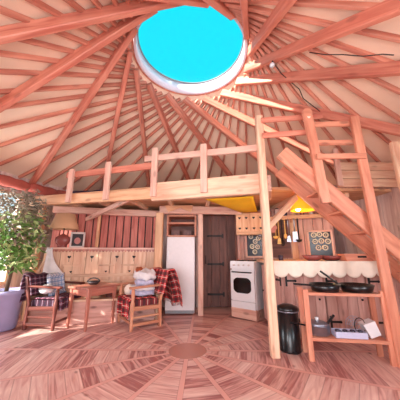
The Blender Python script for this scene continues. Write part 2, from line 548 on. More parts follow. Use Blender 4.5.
RW = 3.1
WT = 2.27
def wall_seg(mb, a0, a1, z0, z1, r=RW, t=0.05):
    """vertical boards round the curve"""
    nb = max(1, int(round((a1 - a0) / 3.2)))
    for i in range(nb):
        b0, b1 = a0 + (a1 - a0) * i / nb, a0 + (a1 - a0) * (i + 1) / nb
        p, q = polar(r, b0), polar(r, b1)
        d = (q - p); L = d.length; d.normalize()
        mid = (p + q) / 2
        nn = (mid - Vector((AX, AY, 0))); nn.z = 0; nn.normalize()
        off = 0.0 if i % 2 else 0.006
        mid += nn * (t / 2 + off)
        mb.bar(mid + Vector((0, 0, z0)), mid + Vector((0, 0, z1)), L * 0.985 + t * 0.02, t, nn, bevel=0.08)
def wall_back(mb, a0, a1, z0, z1):
    n = max(2, int((a1 - a0) / 5))
    vs = []
    for i in range(n + 1):
        a = a0 + (a1 - a0) * i / n
        vs += [polar(RW + 0.06, a, z0), polar(RW + 0.06, a, z1), polar(RW + 0.10, a, z1), polar(RW + 0.10, a, z0)]
    fs = []
    for i in range(n):
        for k in range(4): fs.append((4 * i + k, 4 * i + (k + 1) % 4, 4 * i + 4 + (k + 1) % 4, 4 * i + 4 + k))
    fs += [(3, 2, 1, 0), (4 * n, 4 * n + 1, 4 * n + 2, 4 * n + 3)]
    mb.add(vs, fs)

# openings: (from, to, bottom, top)
WIN = [('window_1', 160, 186, 0.55, 1.95), ('window_added_left', 238, 253, 0.8, 1.95), ('window_added_right', 300, 325, 0.7, 1.95)]  # the last two are unseen, added to let the fill lamps in
DOOR = (258, 284, 0.0, 2.05)
def wall_part(name, a0, a1, mat='greyboard'):
    mb = MB(); bk = MB()
    cuts = [w[1:] for w in WIN] + [DOOR]
    pts = sorted(set([a0, a1] + [x for c in cuts for x in c[:2] if a0 < x < a1]))
    for p, q in zip(pts[:-1], pts[1:]):
        mid = (p + q) / 2
        op = [c for c in cuts if c[0] <= mid <= c[1]]
        spans = [(0, WT)] if not op else [(0, op[0][2]), (op[0][3], WT)]
        for (z0, z1) in spans:
            if z1 - z0 > 0.02:
                wall_seg(mb, p, q, z0, z1); wall_back(mb, p, q, z0, z1)
    structure(mb.build(name, mat))
wall_part('wall_right', -33, 38)
wall_part('wall_back', 38, 142)
wall_part('wall_left', 142, 238)
wall_part('wall_front', 238, 327)

for (nm, a0, a1, z0, z1) in WIN:
    w = thing(nm, polar(RW, (a0 + a1) / 2, z0), None, None)
    structure(w)
    fr = MB(); pn = MB()
    m_ = 3 if a1 - a0 > 30 else 2
    angs = [a0 + (a1 - a0) * i / m_ for i in range(m_ + 1)]
    for a in angs:
        fr.bar(polar(RW - 0.0, a, z0), polar(RW - 0.0, a, z1), 0.06, 0.06, polar(1, a) - Vector((AX, AY, 0)))
    for a, b in zip(angs[:-1], angs[1:]):
        for z in (z0, (z0 + z1) / 2, z1):
            fr.bar(polar(RW, a, z), polar(RW, b, z), 0.05, 0.05 if z != (z0 + z1) / 2 else 0.03)
        pn.slab([polar(RW, a, z0), polar(RW, b, z0), polar(RW, b, z1), polar(RW, a, z1)], polar(1, (a + b) / 2) - Vector((AX, AY, 0)), 0.005)
    fr.build('window_frame', 'pale', w, world=True)
    pn.build('window_pane', 'glass', w, world=True)
# unseen open doorway added behind the viewer to let fill light in
fr = MB()
for a in DOOR[:2]:
    fr.bar(polar(RW + 0.02, a, 0), polar(RW + 0.02, a, 2.09), 0.08, 0.1, polar(1, a) - Vector((AX, AY, 0)))
fr.bar(polar(RW + 0.02, DOOR[0], 2.09), polar(RW + 0.02, DOOR[1], 2.09), 0.1, 0.08)
structure(fr.build('door_added', 'pale'))
# unseen board screen added outside that doorway to block the sun
mb = MB()
p_, q_ = Vector((-2.15, -0.15, 0)), Vector((-0.85, -2.1, 0))
for i in range(16):
    c_ = p_.lerp(q_, (i + 0.5) / 16)
    mb.bar(c_ + Vector((0, 0, -0.12)), c_ + Vector((0, 0, 2.95)), 0.14, 0.03, Vector((0.83, 0.56, 0)))
mb.bar(p_ + Vector((-0.02, -0.02, 1.5)), q_ + Vector((-0.02, -0.02, 1.5)), 0.03, 0.1)
structure(mb.build('wall_sun_blocker', 'greyboard'))

# ------------------------------------------------------------------ roof
r0, Z0, SL = 0.746, 3.761, 0.535
def zroof(r, off=0.0): return Z0 + off - SL * math.sqrt(max(r * r - r0 * r0, 0))
prof = [(0.80 + (3.22 - 0.80) * i / 16) for i in range(17)]
mb = MB(); n = 96; vs, fs = [], []
for t in (0.0, 0.03):
    for r in prof:
        for k in range(n):
            a = 2 * math.pi * k / n
            vs.append((AX + r * math.cos(a), AY + r * math.sin(a), zroof(r, 0.12 + t)))
S = len(prof) * n
for i in range(len(prof) - 1):
    for k in range(n):
        a, b = i * n + k, i * n + (k + 1) % n
        fs.append((a, b, b + n, a + n)); fs.append((S + a, S + a + n, S + b + n, S + b))
for k in range(n):
    fs.append((k, S + k, S + (k + 1) % n, (k + 1) % n))
    a, b = S - n + k, S - n + (k + 1) % n
    fs.append((a, b, b + S, a + S))
mb.add(vs, fs, None, True)
structure(mb.build('ceiling', 'membrane'))

MAIN = [(191, 'thick roof rafter crossing the top left corner up to the skylight'),
        (169, 'thick roof rafter second below the top left corner, ending at the left frame edge'),
        (143, 'thick roof rafter running down to the left end of the loft beam'),
        (118, 'thick roof rafter landing behind the second post of the loft railing'),
        (96, 'thick roof rafter landing just left of the third loft railing post'),
        (73, 'thick roof rafter landing just right of the third loft railing post'),
        (48, 'thick roof rafter landing by the blue bag on the loft'),
        (25, 'thick sunlit roof rafter whose lower end is behind the tall pale post'),
        (2, 'thick sunlit roof rafter passing above the top of the tall pale post'),
        (-22, 'thick roof rafter crossing just above the stair guard to the right edge'),
        (-46, 'thick nearly level roof rafter reaching the right edge a little below the corner'),
        (-65, 'thick roof rafter running to the top right corner'),
        (-86, 'thick roof rafter leaving the top edge right of the skylight, the wider of two there'),
        (-105, 'narrow looking roof rafter touching the top right rim of the skylight'),
        (-128, 'roof rafter over the viewer, grazing the top edge near the skylight'),
        (-150, 'roof rafter over the viewer on the left of the skylight')]
for a, lab in MAIN:
    d = Vector((math.cos(R(a)), math.sin(R(a)), 0)); q = Vector((-d.y, d.x, 0))
    A0 = Vector((AX, AY, 0)) + q * (r0 + 0.045)
    p0 = A0 + d * 0.22; p0.z = Z0 - SL * 0.22
    p1 = A0 + d * 2.97; p1.z = Z0 - SL * 2.97
    o = MB().bar(p0, p1, 0.068, 0.12).build('roof_rafter', 'rafter')
    tag(o, lab, 'rafter', 'thick slanting rafters of the roof')
NR = 48
def leaves_frame(P0, P1):
    """where a batten leaves the photograph: side and place along it"""
    last = None
    for i in range(301):
        P = P0.lerp(P1, i / 300)
        cz, sz = math.cos(R(13.08)), math.sin(R(13.08))
        Z = P.y * cz + (P.z - 1) * sz
        if Z < 0.05: break
        x = 200 + 228 * P.x / Z; y = 200 - 228 * ((P.z - 1) * cz - P.y * sz) / Z
        if not (0 <= x <= 400 and 0 <= y <= 400):
            if last is None:
                continue
            return ('left', y) if x < 0 else (('right', y) if x > 400 else ('top', x))
        last = (x, y)
    return ('loft', last[0]) if last else ('none', 0)
ORD = ['first', 'second', 'third', 'fourth', 'fifth', 'sixth', 'seventh', 'eighth', 'ninth', 'tenth', 'eleventh', 'twelfth', 'thirteenth', 'fourteenth',
       'fifteenth', 'sixteenth', 'seventeenth', 'eighteenth', 'nineteenth', 'twentieth', 'twenty-first', 'twenty-second', 'twenty-third', 'twenty-fourth', 'twenty-fifth', 'twenty-sixth', 'twenty-seventh']
bat = []
for k in range(NR):
    a = 360.0 * k / NR + 3.5 + random.uniform(-0.5, 0.5)
    d = Vector((math.cos(R(a)), math.sin(R(a)), 0)); q = Vector((d.y, -d.x, 0))
    A0 = Vector((AX, AY, 0)) + q * r0
    p0 = A0 + d * 0.38; p0.z = Z0 + 0.088 - SL * 0.38
    p1 = A0 + d * 3.0; p1.z = Z0 + 0.088 - SL * 3.0
    o = MB().bar(p0, p1, 0.036, 0.05).build('roof_batten', 'rib')
    side, at_ = leaves_frame(p0, p1)
    bat.append((side, at_, o))
TXT = {'left': 'thin roof batten leaving at the left frame edge, %s counted from the top', 'right': 'thin roof batten leaving at the right frame edge, %s counted from the top',
       'top': 'thin roof batten leaving at the top frame edge, %s counted from the left', 'loft': 'thin roof batten running down behind the loft, %s counted from the left',
       'none': 'thin roof batten over the viewer, outside the photograph, %s of them'}
for side in TXT:
    for i, (_, _, o) in enumerate(sorted([b_ for b_ in bat if b_[0] == side], key=lambda b_: b_[1])):
        tag(o, TXT[side] % ORD[i], 'batten', 'thin battens under the roof canvas')

# skylight: white curb, dark rim line and clear dome
sk = thing('skylight', (AX, AY, 3.765), 'round skylight with white curb and clear dome at the roof top', 'skylight')
mb = MB(); mb.lathe([(0.785, -0.05), (0.757, -0.05), (0.752, 0.15), (0.84, 0.15), (0.84, 0.10), (0.785, 0.10), (0.785, -0.05)], (0, 0, 0), 64)
mb.build('curb', 'curb', sk)
mb = MB(); mb.lathe([(0.81, -0.06), (0.79, -0.06), (0.79, 0.0), (0.81, 0.0), (0.81, -0.06)], (0, 0, 0), 64)
mb.build('inner_hoop', 'rafter', sk)
mb = MB(); mb.lathe([(0.757, 0.14), (0.735, 0.14), (0.735, 0.155), (0.757, 0.155), (0.757, 0.14)], (0, 0, 0), 64)
mb.build('rim_seal', 'grey', sk)
mb = MB()
pr = [(0.83 * math.sin(R(t)), 0.16 + 0.20 * math.cos(R(t))) for t in range(90, -1, -10)]
mb.lathe(pr, (0, 0, 0), 48, cap=False); mb.build('dome', 'dome', sk)

# red cloth rolls tucked along the eave
for i, (a, lab) in enumerate([(174, 'red cloth roll tucked under the eave at the left frame edge'), (164.5, 'red cloth roll at the eave above the potted tree'),
                              (155, 'red cloth roll at the eave left of the loft beam end'), (146, 'red cloth roll at the eave behind the first loft railing post'),
                              (136, 'red cloth roll at the eave behind the loft railing, rightmost of the red rolls')]):
    pts = [polar(2.98 - 0.02 * math.cos(u), a + 5.2 * u / 1.57, 2.09) for u in (-1.5, -1.2, -0.6, 0, 0.6, 1.2, 1.5)]
    tag(MB().tube(pts, [0.05, 0.075, 0.09, 0.075, 0.09, 0.08, 0.05], 12).build('cloth_roll', 'redcloth'), lab, 'cloth roll', 'red cloth rolls along the eave')

# ------------------------------------------------------------------ inner walls
def board_wall(name, p0, p1, z0, z1, mat, bw=0.14, gap=0.012, t=0.03, backing='iron', nrm=None):
    p0, p1 = Vector((p0[0], p0[1], 0)), Vector((p1[0], p1[1], 0))
    d = p1 - p0; L = d.length; d.normalize()
    nn = Vector((d.y, -d.x, 0))            # towards the viewer when going left to right
    nb = max(1, int(round(L / bw))); w = L / nb
    mb = MB(); bk = MB()
    for i in range(nb):
        c = p0 + d * (w * (i + 0.5))
        mb.bar(c + Vector((0, 0, z0)), c + Vector((0, 0, z1)), w - gap, t, nn, bevel=0.15)
    c = (p0 + p1) / 2 - nn * (t * 0.5 + 0.01)
    bk.bar(p0 - nn * (t * .5 + .01) + Vector((0, 0, (z0 + z1) / 2)), p1 - nn * (t * .5 + .01) + Vector((0, 0, (z0 + z1) / 2)), 0.02, z1 - z0)
    o = mb.build(name, mat)
    structure(o)
    k = bk.build('wall_backing', backing, o)
    return o
board_wall('wall_bench', (-2.62, 4.06), (-0.78, 4.42), 0.0, 1.70, 'redboard', 0.135, 0.02)
board_wall('wall_fridge', (-0.8, 4.68), (0.06, 4.68), 0.0, 1.80, 'greyboard')
board_wall('wall_kitchen', (0.70, 4.5), (2.22, 3.80), 0.0, 1.80, 'cabinet', 0.15, 0.006)
mb = MB(); mb.bar((0.72, 4.45, 0), (0.72, 4.45, 1.80), 0.05, 0.3, (0, 1, 0)); structure(mb.build('trim_1', 'cabinet'))
mb = MB(); mb.bar((-0.80, 4.53, 0), (-0.80, 4.53, 1.80), 0.04, 0.3, (0, 1, 0)); structure(mb.build('trim_2', 'cabinet'))

# dark plank door in its recess
dr = structure(thing('door_1', (0.38, 4.62, 0), None, None))
mb = MB()
for i in range(4): mb.box((-0.24 + 0.16 * i, 0, 0.88), (0.156, 0.035, 1.72))
mb.build('door_leaf', 'darkdoor', dr)
mb = MB()
for x in (-0.335, 0.33): mb.box((x, -0.0, 0.9), (0.04, 0.09, 1.8))
mb.box((0, 0, 1.79), (0.7, 0.09, 0.06)); mb.build('door_frame', 'darkdoor', dr)
for z in (0.24, 0.79, 1.33):
    mb = MB(); mb.box((-0.08, -0.03, z), (0.28, 0.012, 0.035)); mb.box((0.07, -0.032, z), (0.03, 0.012, 0.08)); mb.ball((-0.22, -0.035, z), 0.02)
    mb.build('strap_hinge', 'iron', dr)
mb = MB(); mb.tube([(-0.27, -0.02, 0.95), (-0.27, -0.06, 0.95), (-0.27, -0.06, 0.8), (-0.27, -0.02, 0.8)], 0.008); mb.build('door_handle', 'iron', dr)

# ------------------------------------------------------------------ loft
bl, bm, br = Vector((-2.72, 3.60, 0)), Vector((-0.6, 3.03, 0)), Vector((0.80, 2.62, 0))
loft = thing('loft_platform', (0, 3.4, 1.9), 'wooden loft platform with pale front beam above bench, fridge and kitchen', 'loft')
mb = MB(); mb.bar(bl + Vector((0, 0, 1.81)), bm + Vector((0, 0, 1.79)), 0.07, 0.145); mb.build('front_beam', 'honey', loft, world=True)
mb = MB(); mb.bar(bm + Vector((-0.05, 0.012, 1.815)), br + Vector((0, 0, 1.815)), 0.08, 0.25); mb.build('front_beam', 'pale', loft, world=True)
mb = MB()
poly = [(-2.72, 3.66), (-0.6, 3.09), (0.86, 2.68), (0.98, 3.12), (2.80, 3.22)] + [tuple(polar(3.02, a).xy) for a in (14, 25, 38, 50, 62, 74, 86, 98, 110, 122, 134, 146, 157)]
mb.prism(poly, 1.875, 1.915); mb.build('deck', 'honey', loft, world=True)
for i, (p, q) in enumerate([((-2.3, 3.56), (-2.2, 4.55)), ((-1.75, 3.42), (-1.5, 5.1)), ((-1.15, 3.26), (-0.95, 5.4)), ((-0.5, 3.08), (-0.5, 5.5)),
                            ((0.15, 2.9), (0.1, 5.5)), ((0.75, 2.74), (0.75, 5.4)), ((1.5, 3.25), (1.35, 5.2)), ((2.2, 3.3), (2.0, 4.6))]):
    mb = MB(); mb.bar((p[0], p[1], 1.845), (q[0], q[1], 1.845), 0.06, 0.075); mb.build('joist', 'pale', loft, world=True)
mb = MB(); mb.bar((0.84, 2.66, 1.83), (0.98, 3.14, 1.83), 0.05, 0.2); mb.build('opening_trim', 'pinkish', loft, world=True)
mb = MB(); mb.bar((-2.62, 4.02, 1.76), (-0.72, 4.36, 1.73), 0.08, 0.12); mb.build('wall_plate', 'pinkish', loft, world=True)
mb = MB(); mb.bar((-0.72, 4.02, 1.75), (0.75, 4.12, 1.75), 0.08, 0.14); mb.build('wall_plate', 'pinkish', loft, world=True)
mb = MB(); mb.bar((-2.0, 4.0, 1.58), (-1.02, 3.28, 1.79), 0.05, 0.07); mb.build('strut', 'pinkish', loft, world=True)
mb = MB(); mb.slab([(-0.62, 3.95, 1.82), (-0.12, 3.95, 1.82), (-0.16, 3.95, 1.70), (-0.35, 3.95, 1.78), (-0.56, 3.95, 1.70)], (0, 1, 0), 0.03); mb.build('arched_board', 'honey', loft, world=True)

rl = thing('loft_railing', (-0.6, 3.0, 1.92), 'wooden loft railing of four short posts and two overlapping rails', 'railing')
def online(x):
    if x < bm.x: t = (x - bl.x) / (bm.x - bl.x); p = bl.lerp(bm, t)
    else: t = (x - bm.x) / (br.x - bm.x); p = bm.lerp(br, t)
    return p + Vector((-0.01, -0.06, 0))
for x, zt, m_ in ((-1.97, 2.26, 'pinkish'), (-1.34, 2.31, 'pinkish'), (-0.62, 2.44, 'pinkish'), (0.06, 2.40, 'pinkish')):
    p = online(x)
    mb = MB(); mb.bar(p + Vector((0, 0, 1.74)), p + Vector((0, 0, zt)), 0.085, 0.045, (0.26, 1, 0)); mb.build('railing_post', m_, rl, world=True)
b = Vector((0, 0.045, 0))
mb = MB(); mb.bar(online(-2.08) + b + Vector((0, 0, 2.19)), online(-0.58) + b + Vector((0, 0, 2.20)), 0.04, 0.095); mb.build('rail', 'rafter', rl, world=True)
mb = MB(); mb.bar(online(-0.78) + b + Vector((0, 0, 2.315)), online(0.76) + b + Vector((0, 0.0, 2.275)), 0.04, 0.085); mb.build('rail', 'pinkish', rl, world=True)

tag(MB().bar((0.745, 2.55, 0), (0.735, 2.55, 2.66), 0.085, 0.085, (0, 1, 0)).build('support_post', 'pale'), 'tall pale square post from floor to above the loft, left of the bin', 'post')
o = MB().bar((0.79, 2.72, 1.28), (1.35, 3.12, 1.76), 0.05, 0.07).build('knee_brace', 'pale')
tag(o, 'short pale diagonal brace behind the tall post under the loft edge', 'brace')
tag(MB().bar((-0.71, 4.0, 0), (-0.71, 4.0, 1.69), 0.13, 0.10, (0, 1, 0)).build('support_post', 'honey'), 'honey wood post between the bench back and the fridge', 'post')
tag(MB().bar((0.01, 4.1, 0), (0.01, 4.1, 1.69), 0.09, 0.1, (0, 1, 0)).build('support_post', 'pinkish'), 'pinkish wood post between the fridge and the dark door', 'post')
tag(MB().bar((-2.66, 3.80, 0), (-2.66, 3.80, 1.76), 0.09, 0.09, (0, 1, 0)).build('support_post', 'honey'), 'orange sunlit post by the left window behind the potted tree', 'post')
tag(MB().bar((-1.82, 4.10, 1.10), (-1.82, 4.10, 1.70), 0.05, 0.04, (0, 1, 0)).build('wall_batten', 'honey'), 'thin upright batten on the red board wall above the bench', 'batten')

# things up on the loft
mb = MB(); mb.ball((0.25, 3.2, 1.995), 0.075, 16, (1.9, 1.2, 0.9), 0.05); tag(mb.build('blue_bag', 'bluecloth'), 'flat blue bag lying on the loft edge under the railing', 'bag')
mt = thing('mattress', (-1.75, 4.1, 1.915), 'dark violet mattress with bedding on the left of the loft', 'mattress')
mb = MB(); mb.box((0, 0, 0.06), (1.0, 0.75, 0.12), 0.0, 0.3); mb.build('mattress_body', 'darkcloth', mt)
mb = MB(); mb.ball((0.1, 0, 0.14), 0.2, 16, (2.0, 1.5, 0.28), 0.06); mb.build('duvet', 'darkcloth', mt)

# parapet boards right of the stair opening
pp = thing('loft_parapet', (2.4, 3.2, 1.925), 'low parapet of pale horizontal boards on the loft at the right', 'parapet')
for i in range(3):
    z = 1.985 + i * 0.128
    mb = MB(); mb.bar((2.0, 3.16, z), (2.84, 3.16, z), 0.03, 0.122); mb.build('board', 'pale', pp, world=True)
mb = MB(); mb.bar((2.0, 3.12, 1.93), (2.0, 3.12, 2.50), 0.08, 0.04, (0, 1, 0)); mb.build('parapet_post', 'pinkish', pp, world=True)

# ------------------------------------------------------------------ stair
st = thing('loft_stair', (2.0, 2.65, 0), 'steep wooden stair with two broad stringers rising to the loft', 'stair')
sx = Vector((1, 0, -1.04)).normalized()
def zs(x): return 2.12 - (x - 0.93) * 0.965
mb = MB(); mb.bar((0.93, 2.42, zs(0.93)), (2.84, 2.42, zs(2.84)), 0.045, 0.17); mb.build('stringer', 'orange', st, world=True)
mb = MB(); mb.bar((1.02, 2.78, zs(1.02)), (2.80, 2.78, zs(2.80)), 0.045, 0.17); mb.build('stringer', 'orange', st, world=True)
k = 0
x = 1.18
x = 1.40
while x < 2.75:
    mb = MB(); mb.box((x, 2.60, zs(x) + 0.01), (0.15, 0.325, 0.022)); mb.build('tread', 'orange', st, world=True)
    x += 0.235
mb = MB(); mb.box((2.72, 2.60, 0.14), (0.26, 0.44, 0.28)); mb.build('foot_block', 'orange', st, world=True)

gd = thing('stair_guard', (1.55, 2.45, 0), 'open wooden guard of two tall posts and level rails beside the stair', 'guard rail')
mb = MB(); mb.bar((1.34, 2.375, 1.52), (1.255, 2.375, 2.60), 0.105, 0.04, (0, 1, 0)); mb.lathe([(0.052, -0.02), (0.052, 0.02)], (0, 0, 0), 4) if False else None
mb.slab([(1.253 + 0.0525 * math.cos(R(t)), 2.353, 2.60 + 0.0525 * math.sin(R(t))) for t in range(0, 360, 24)], (0, 1, 0), 0.044)
mb.build('guard_post', 'orange', gd, world=True)
mb = MB(); mb.slab([(p_[0], p_[1], p_[2]) for p_ in heart(1.259, 2.53, 0.02, 2.351)], (0, -1, 0), 0.002); mb.build('heart_cutout', 'cream', gd, world=True)
mb = MB(); mb.bar((1.83, 2.34, 0), (1.77, 2.34, 2.52), 0.095, 0.045, (0, 1, 0)); mb.build('guard_post', 'orange', gd, world=True)
for z in (2.47, 2.235, 2.03):
    mb = MB(); mb.bar((1.28, 2.415 if z > 2.1 else 2.33, z), (1.80, 2.385 if z > 2.1 else 2.30, z - 0.005), 0.03, 0.06); mb.build('guard_rail', 'orange', gd, world=True)
for z in (2.575, 2.37):
    mb = MB(); mb.bar((0.75, 2.60 - 0.10, z + 0.005), (1.36 if z < 2.5 else 1.46, 2.43, z + 0.02), 0.03, 0.065); mb.build('guard_rail', 'rafter', gd, world=True)
nw = MB().bar((2.31, 2.47, 0.74), (2.29, 2.47, 2.27), 0.09, 0.05, (0, 1, 0)).build('newel_post', 'pale')
tag(nw, 'pale newel post standing on the stair stringer at the right edge', 'post')

# ------------------------------------------------------------------ bench back with hearts, and what stands on it
bb = thing('bench', (-1.62, 4.0, 0), 'high-backed knotty pine bench with heart cutouts along the back wall', 'bench', math.atan2(0.35, 1.75))
# local: x from -0.9 to 0.9, y = 0 front face of back
L2 = 0.88
mb = MB()
for i in range(9):
    w = 2 * L2 / 9
    mb.box((-L2 + w * (i + 0.5), 0.0, 0.70), (w - 0.006, 0.028, 0.72))
mb.build('backrest', 'panel', bb)
mb = MB(); mb.box((0, 0.02, 1.075), (2 * L2 + 0.06, 0.13, 0.03)); mb.build('ledge', 'pinkish', bb)
mb = MB()
for i in range(34):
    x = -L2 + 2 * L2 * (i + 0.5) / 34
    mb.slab([(x - 0.025, -0.045, 1.06), (x + 0.025, -0.045, 1.06), (x + 0.02, -0.045, 1.03), (x, -0.045, 1.012), (x - 0.02, -0.045, 1.03)], (0, 1, 0), 0.014)
mb.build('scalloped_trim', 'table', bb)
mb = MB()
for z in (1.04, 0.64, 0.42): mb.box((0, -0.018, z), (2 * L2, 0.018, 0.05))
mb.build('cross_rail', 'panel', bb)
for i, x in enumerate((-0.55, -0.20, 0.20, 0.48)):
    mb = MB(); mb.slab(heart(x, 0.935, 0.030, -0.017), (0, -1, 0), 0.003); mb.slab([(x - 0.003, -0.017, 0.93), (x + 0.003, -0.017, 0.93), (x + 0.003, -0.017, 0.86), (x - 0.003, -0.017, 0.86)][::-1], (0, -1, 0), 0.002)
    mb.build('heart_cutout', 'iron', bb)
for x0 in (-0.62, -0.08, 0.30):
    mb = MB()
    for z in (0.72, 0.80): mb.box((x0 + 0.12, -0.018, z if z > .75 else 0.55), (0.26, 0.012, 0.03))
    for xx in (x0 - 0.01, x0 + 0.25): mb.box((xx, -0.018, 0.675), (0.03, 0.012, 0.28))
    mb.build('panel_frame', 'panel', bb)
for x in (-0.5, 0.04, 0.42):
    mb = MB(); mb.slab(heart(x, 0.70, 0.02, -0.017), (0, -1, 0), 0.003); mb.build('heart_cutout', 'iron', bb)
mb = MB(); mb.box((0, -0.20, 0.32), (2 * L2, 0.40, 0.03)); mb.build('seat', 'panel', bb)
mb = MB(); mb.box((0, -0.33, 0.155), (2 * L2 - 0.02, 0.025, 0.31)); mb.build('seat_front', 'cabinet', bb)
for x, m_ in ((-L2 - 0.015, 'whitecloth'), (L2 + 0.0, 'panel')):
    pts = [(x, 0.03, 0), (x, 0.03, 1.06), (x, -0.05, 1.06), (x, -0.09, 0.98), (x, -0.12, 0.88), (x, -0.20, 0.78), (x, -0.33, 0.70), (x, -0.42, 0.62), (x, -0.42, 0)]
    mb = MB(); mb.slab(pts, (1, 0, 0), 0.028); mb.build('end_panel', 'panel', bb)
Bm = Matrix.Translation((-1.62, 4.0, 0)) @ Matrix.Rotation(math.atan2(0.35, 1.75), 4, 'Z')
def onbench(x, y=0.02, z=1.09): return Bm @ Vector((x, y, z))

o = onbench(-0.69, 0.0)
tl = thing('table_lamp', o, 'table lamp with parchment cone shade and rose round base on the bench ledge', 'lamp')
mb = MB(); mb.lathe([(0.0, 0.0), (0.07, 0.0), (0.075, 0.012), (0.06, 0.03), (0.10, 0.06), (0.125, 0.11), (0.115, 0.16), (0.06, 0.20), (0.02, 0.22), (0.0, 0.225)], (0, 0, 0), 20, 1.0, 0.65); mb.build('lamp_base', 'ceramic', tl)
mb = MB(); mb.tube([(0, 0, 0.22), (0, 0, 0.36)], 0.009); mb.build('lamp_stem', 'iron', tl)
mb = MB(); mb.lathe([(0.235, 0.30), (0.15, 0.56), (0.145, 0.56), (0.228, 0.30), (0.235, 0.30)], (0, 0, 0), 24, 1, .8); mb.build('lamp_shade', 'shade', tl)
o = onbench(-0.46, 0.0)
pc = thing('framed_picture', o, 'small framed dark picture leaning on the bench ledge beside the lamp', 'picture', math.atan2(0.35, 1.75))
mb = MB()
for (c_, d_) in (((0, 0, 0.01), (0.22, 0.022, 0.03)), ((0, 0.0, 0.24), (0.22, 0.022, 0.03)), ((-0.1, 0, 0.125), (0.025, 0.022, 0.25)), ((0.1, 0, 0.125), (0.025, 0.022, 0.25))): mb.box(c_, d_)
mb.build('picture_frame', 'mat', pc)
mb = MB(); mb.box((0, 0.004, 0.125), (0.19, 0.008, 0.22)); mb.build('picture_print', 'print', pc)
mb = MB(); mb.slab([(0.05 * math.cos(R(t)), -0.004, 0.11 + 0.055 * math.sin(R(t))) for t in range(0, 360, 20)], (0, 1, 0), 0.006); mb.build('oval_mount', 'rose', pc)

# ------------------------------------------------------------------ table and bowl
tb = thing('side_table', (-1.565, 3.58, 0), 'small reddish wooden table between the two armchairs', 'table', math.atan2(-0.2, 0.36))
# local x along short front (0.43), y along (0.50)
mb = MB(); mb.box((0, 0, 0.525), (0.46, 0.52, 0.025), 0, 0.2); mb.build('tabletop', 'table', tb)
mb = MB()
for sy in (-1, 1): mb.box((0, sy * 0.215, 0.465), (0.38, 0.018, 0.09))
for sx_ in (-1, 1): mb.box((sx_ * 0.185, 0, 0.465), (0.018, 0.43, 0.09))
mb.build('apron', 'table', tb)
for sx_ in (-1, 1):
    for sy in (-1, 1):
        mb = MB(); mb.bar((sx_ * 0.185, sy * 0.215, 0.51), (sx_ * 0.19, sy * 0.22, 0), 0.052, 0.052, (0, 1, 0), 0.6); mb.build('leg', 'table', tb)
bw = thing('bowl', (-1.60, 3.62, 0.5375), 'dark carved bowl with arched handle on the small table', 'bowl')
mb = MB(); mb.lathe([(0.0, 0.0), (0.05, 0.0), (0.07, 0.02), (0.095, 0.05), (0.085, 0.05), (0.06, 0.02), (0.0, 0.012)], (0, 0, 0), 20); mb.build('bowl_body', 'print', bw)
mb = MB(); mb.tube([(-0.09 * math.cos(R(t)), 0, 0.045 + 0.05 * math.sin(R(t))) for t in range(0, 181, 20)], 0.009); mb.build('handle', 'print', bw)

# bench pedestal seen behind the table
pd = thing('stool', (-1.42, 3.83, 0), 'small dark pedestal stool behind the little table', 'stool')
mb = MB(); mb.lathe([(0.13, 0.0), (0.13, 0.02), (0.05, 0.07), (0.04, 0.2), (0.06, 0.36), (0.06, 0.38), (0, 0.38)], (0, 0, 0), 16); mb.build('pedestal', 'darkchair', pd)
mb = MB(); mb.lathe([(0.0, 0.38), (0.13, 0.38), (0.135, 0.395), (0.13, 0.41), (0, 0.41)], (0, 0, 0), 20); mb.build('stool_seat', 'darkchair', pd)

# ------------------------------------------------------------------ armchairs (front towards local -y)
def armchair(loc, rz, label, wm, seatmat, W=0.52, D=0.42, H=0.80):
    t = thing('armchair', loc, label, 'armchair', rz)
    for s_ in (-1, 1):
        mb = MB(); x = s_ * W / 2
        mb.tube([(x, -D / 2, 0), (x, -D / 2, 0.03), (x, -D / 2, 0.10), (x, -D / 2, 0.12), (x, -D / 2, 0.24), (x, -D / 2, 0.26), (x, -D / 2, 0.34), (x, -D / 2, 0.36), (x, -D / 2, 0.46), (x, -D / 2, 0.52)],
                [0.018, 0.024, 0.026, 0.018, 0.026, 0.03, 0.03, 0.02, 0.025, 0.02], 10)
        mb.build('leg', wm, t)
        mb = MB(); mb.bar((x, D / 2 - 0.01, 0), (x, D / 2 - 0.02, 0.34), 0.042, 0.042, (0, 1, 0)); mb.bar((x, D / 2 - 0.02, 0.33), (x, D / 2 - 0.02 + (H - 0.33) * 0.234, H), 0.042, 0.038, (0, 1, 0)); mb.build('leg', wm, t)
        mb = MB(); mb.bar((x, -D / 2 - 0.05, 0.535), (x, D / 2 + 0.035, 0.55), 0.055, 0.028, bevel=0.3); mb.build('armrest', wm, t)
        mb = MB(); mb.bar((x, -D / 2, 0.07), (x, D / 2, 0.07), 0.028, 0.035); mb.bar((x, -D / 2, 0.16), (x, D / 2, 0.16), 0.02, 0.022); mb.build('stretcher', wm, t)
    mb = MB(); mb.bar((-W / 2, -D / 2, 0.09), (W / 2, -D / 2, 0.09), 0.024, 0.028); mb.build('stretcher', wm, t)
    mb = MB()
    for s_ in (-1, 1):
        mb.bar((s_ * W / 2, -D / 2, 0.27), (s_ * W / 2, D / 2, 0.26), 0.03, 0.05)
        mb.bar((-W / 2, s_ * (D / 2 - 0.01), 0.27), (W / 2, s_ * (D / 2 - 0.01), 0.27), 0.03, 0.05)
    mb.build('seat_frame', wm, t)
    mb = MB(); mb.box((0, 0.0, 0.33), (W - 0.05, D - 0.02, 0.08), 0, 0.4); mb.build('seat_cushion', seatmat, t)
    mb = MB()
    for z in (0.44, (0.40 + H) / 2, H - 0.04):
        yy = D / 2 - 0.02 + (z - 0.33) * 0.234
        mb.bar((-W / 2, yy, z), (W / 2, yy, z), 0.02, 0.07)
    mb.build('backrest', wm, t)
    return t
rzR = R(-54)
ch1 = armchair((-0.885, 3.62, 0), rzR, 'light wooden armchair under a red plaid blanket, beside the fridge', 'chair', 'plaidred', H=0.74)
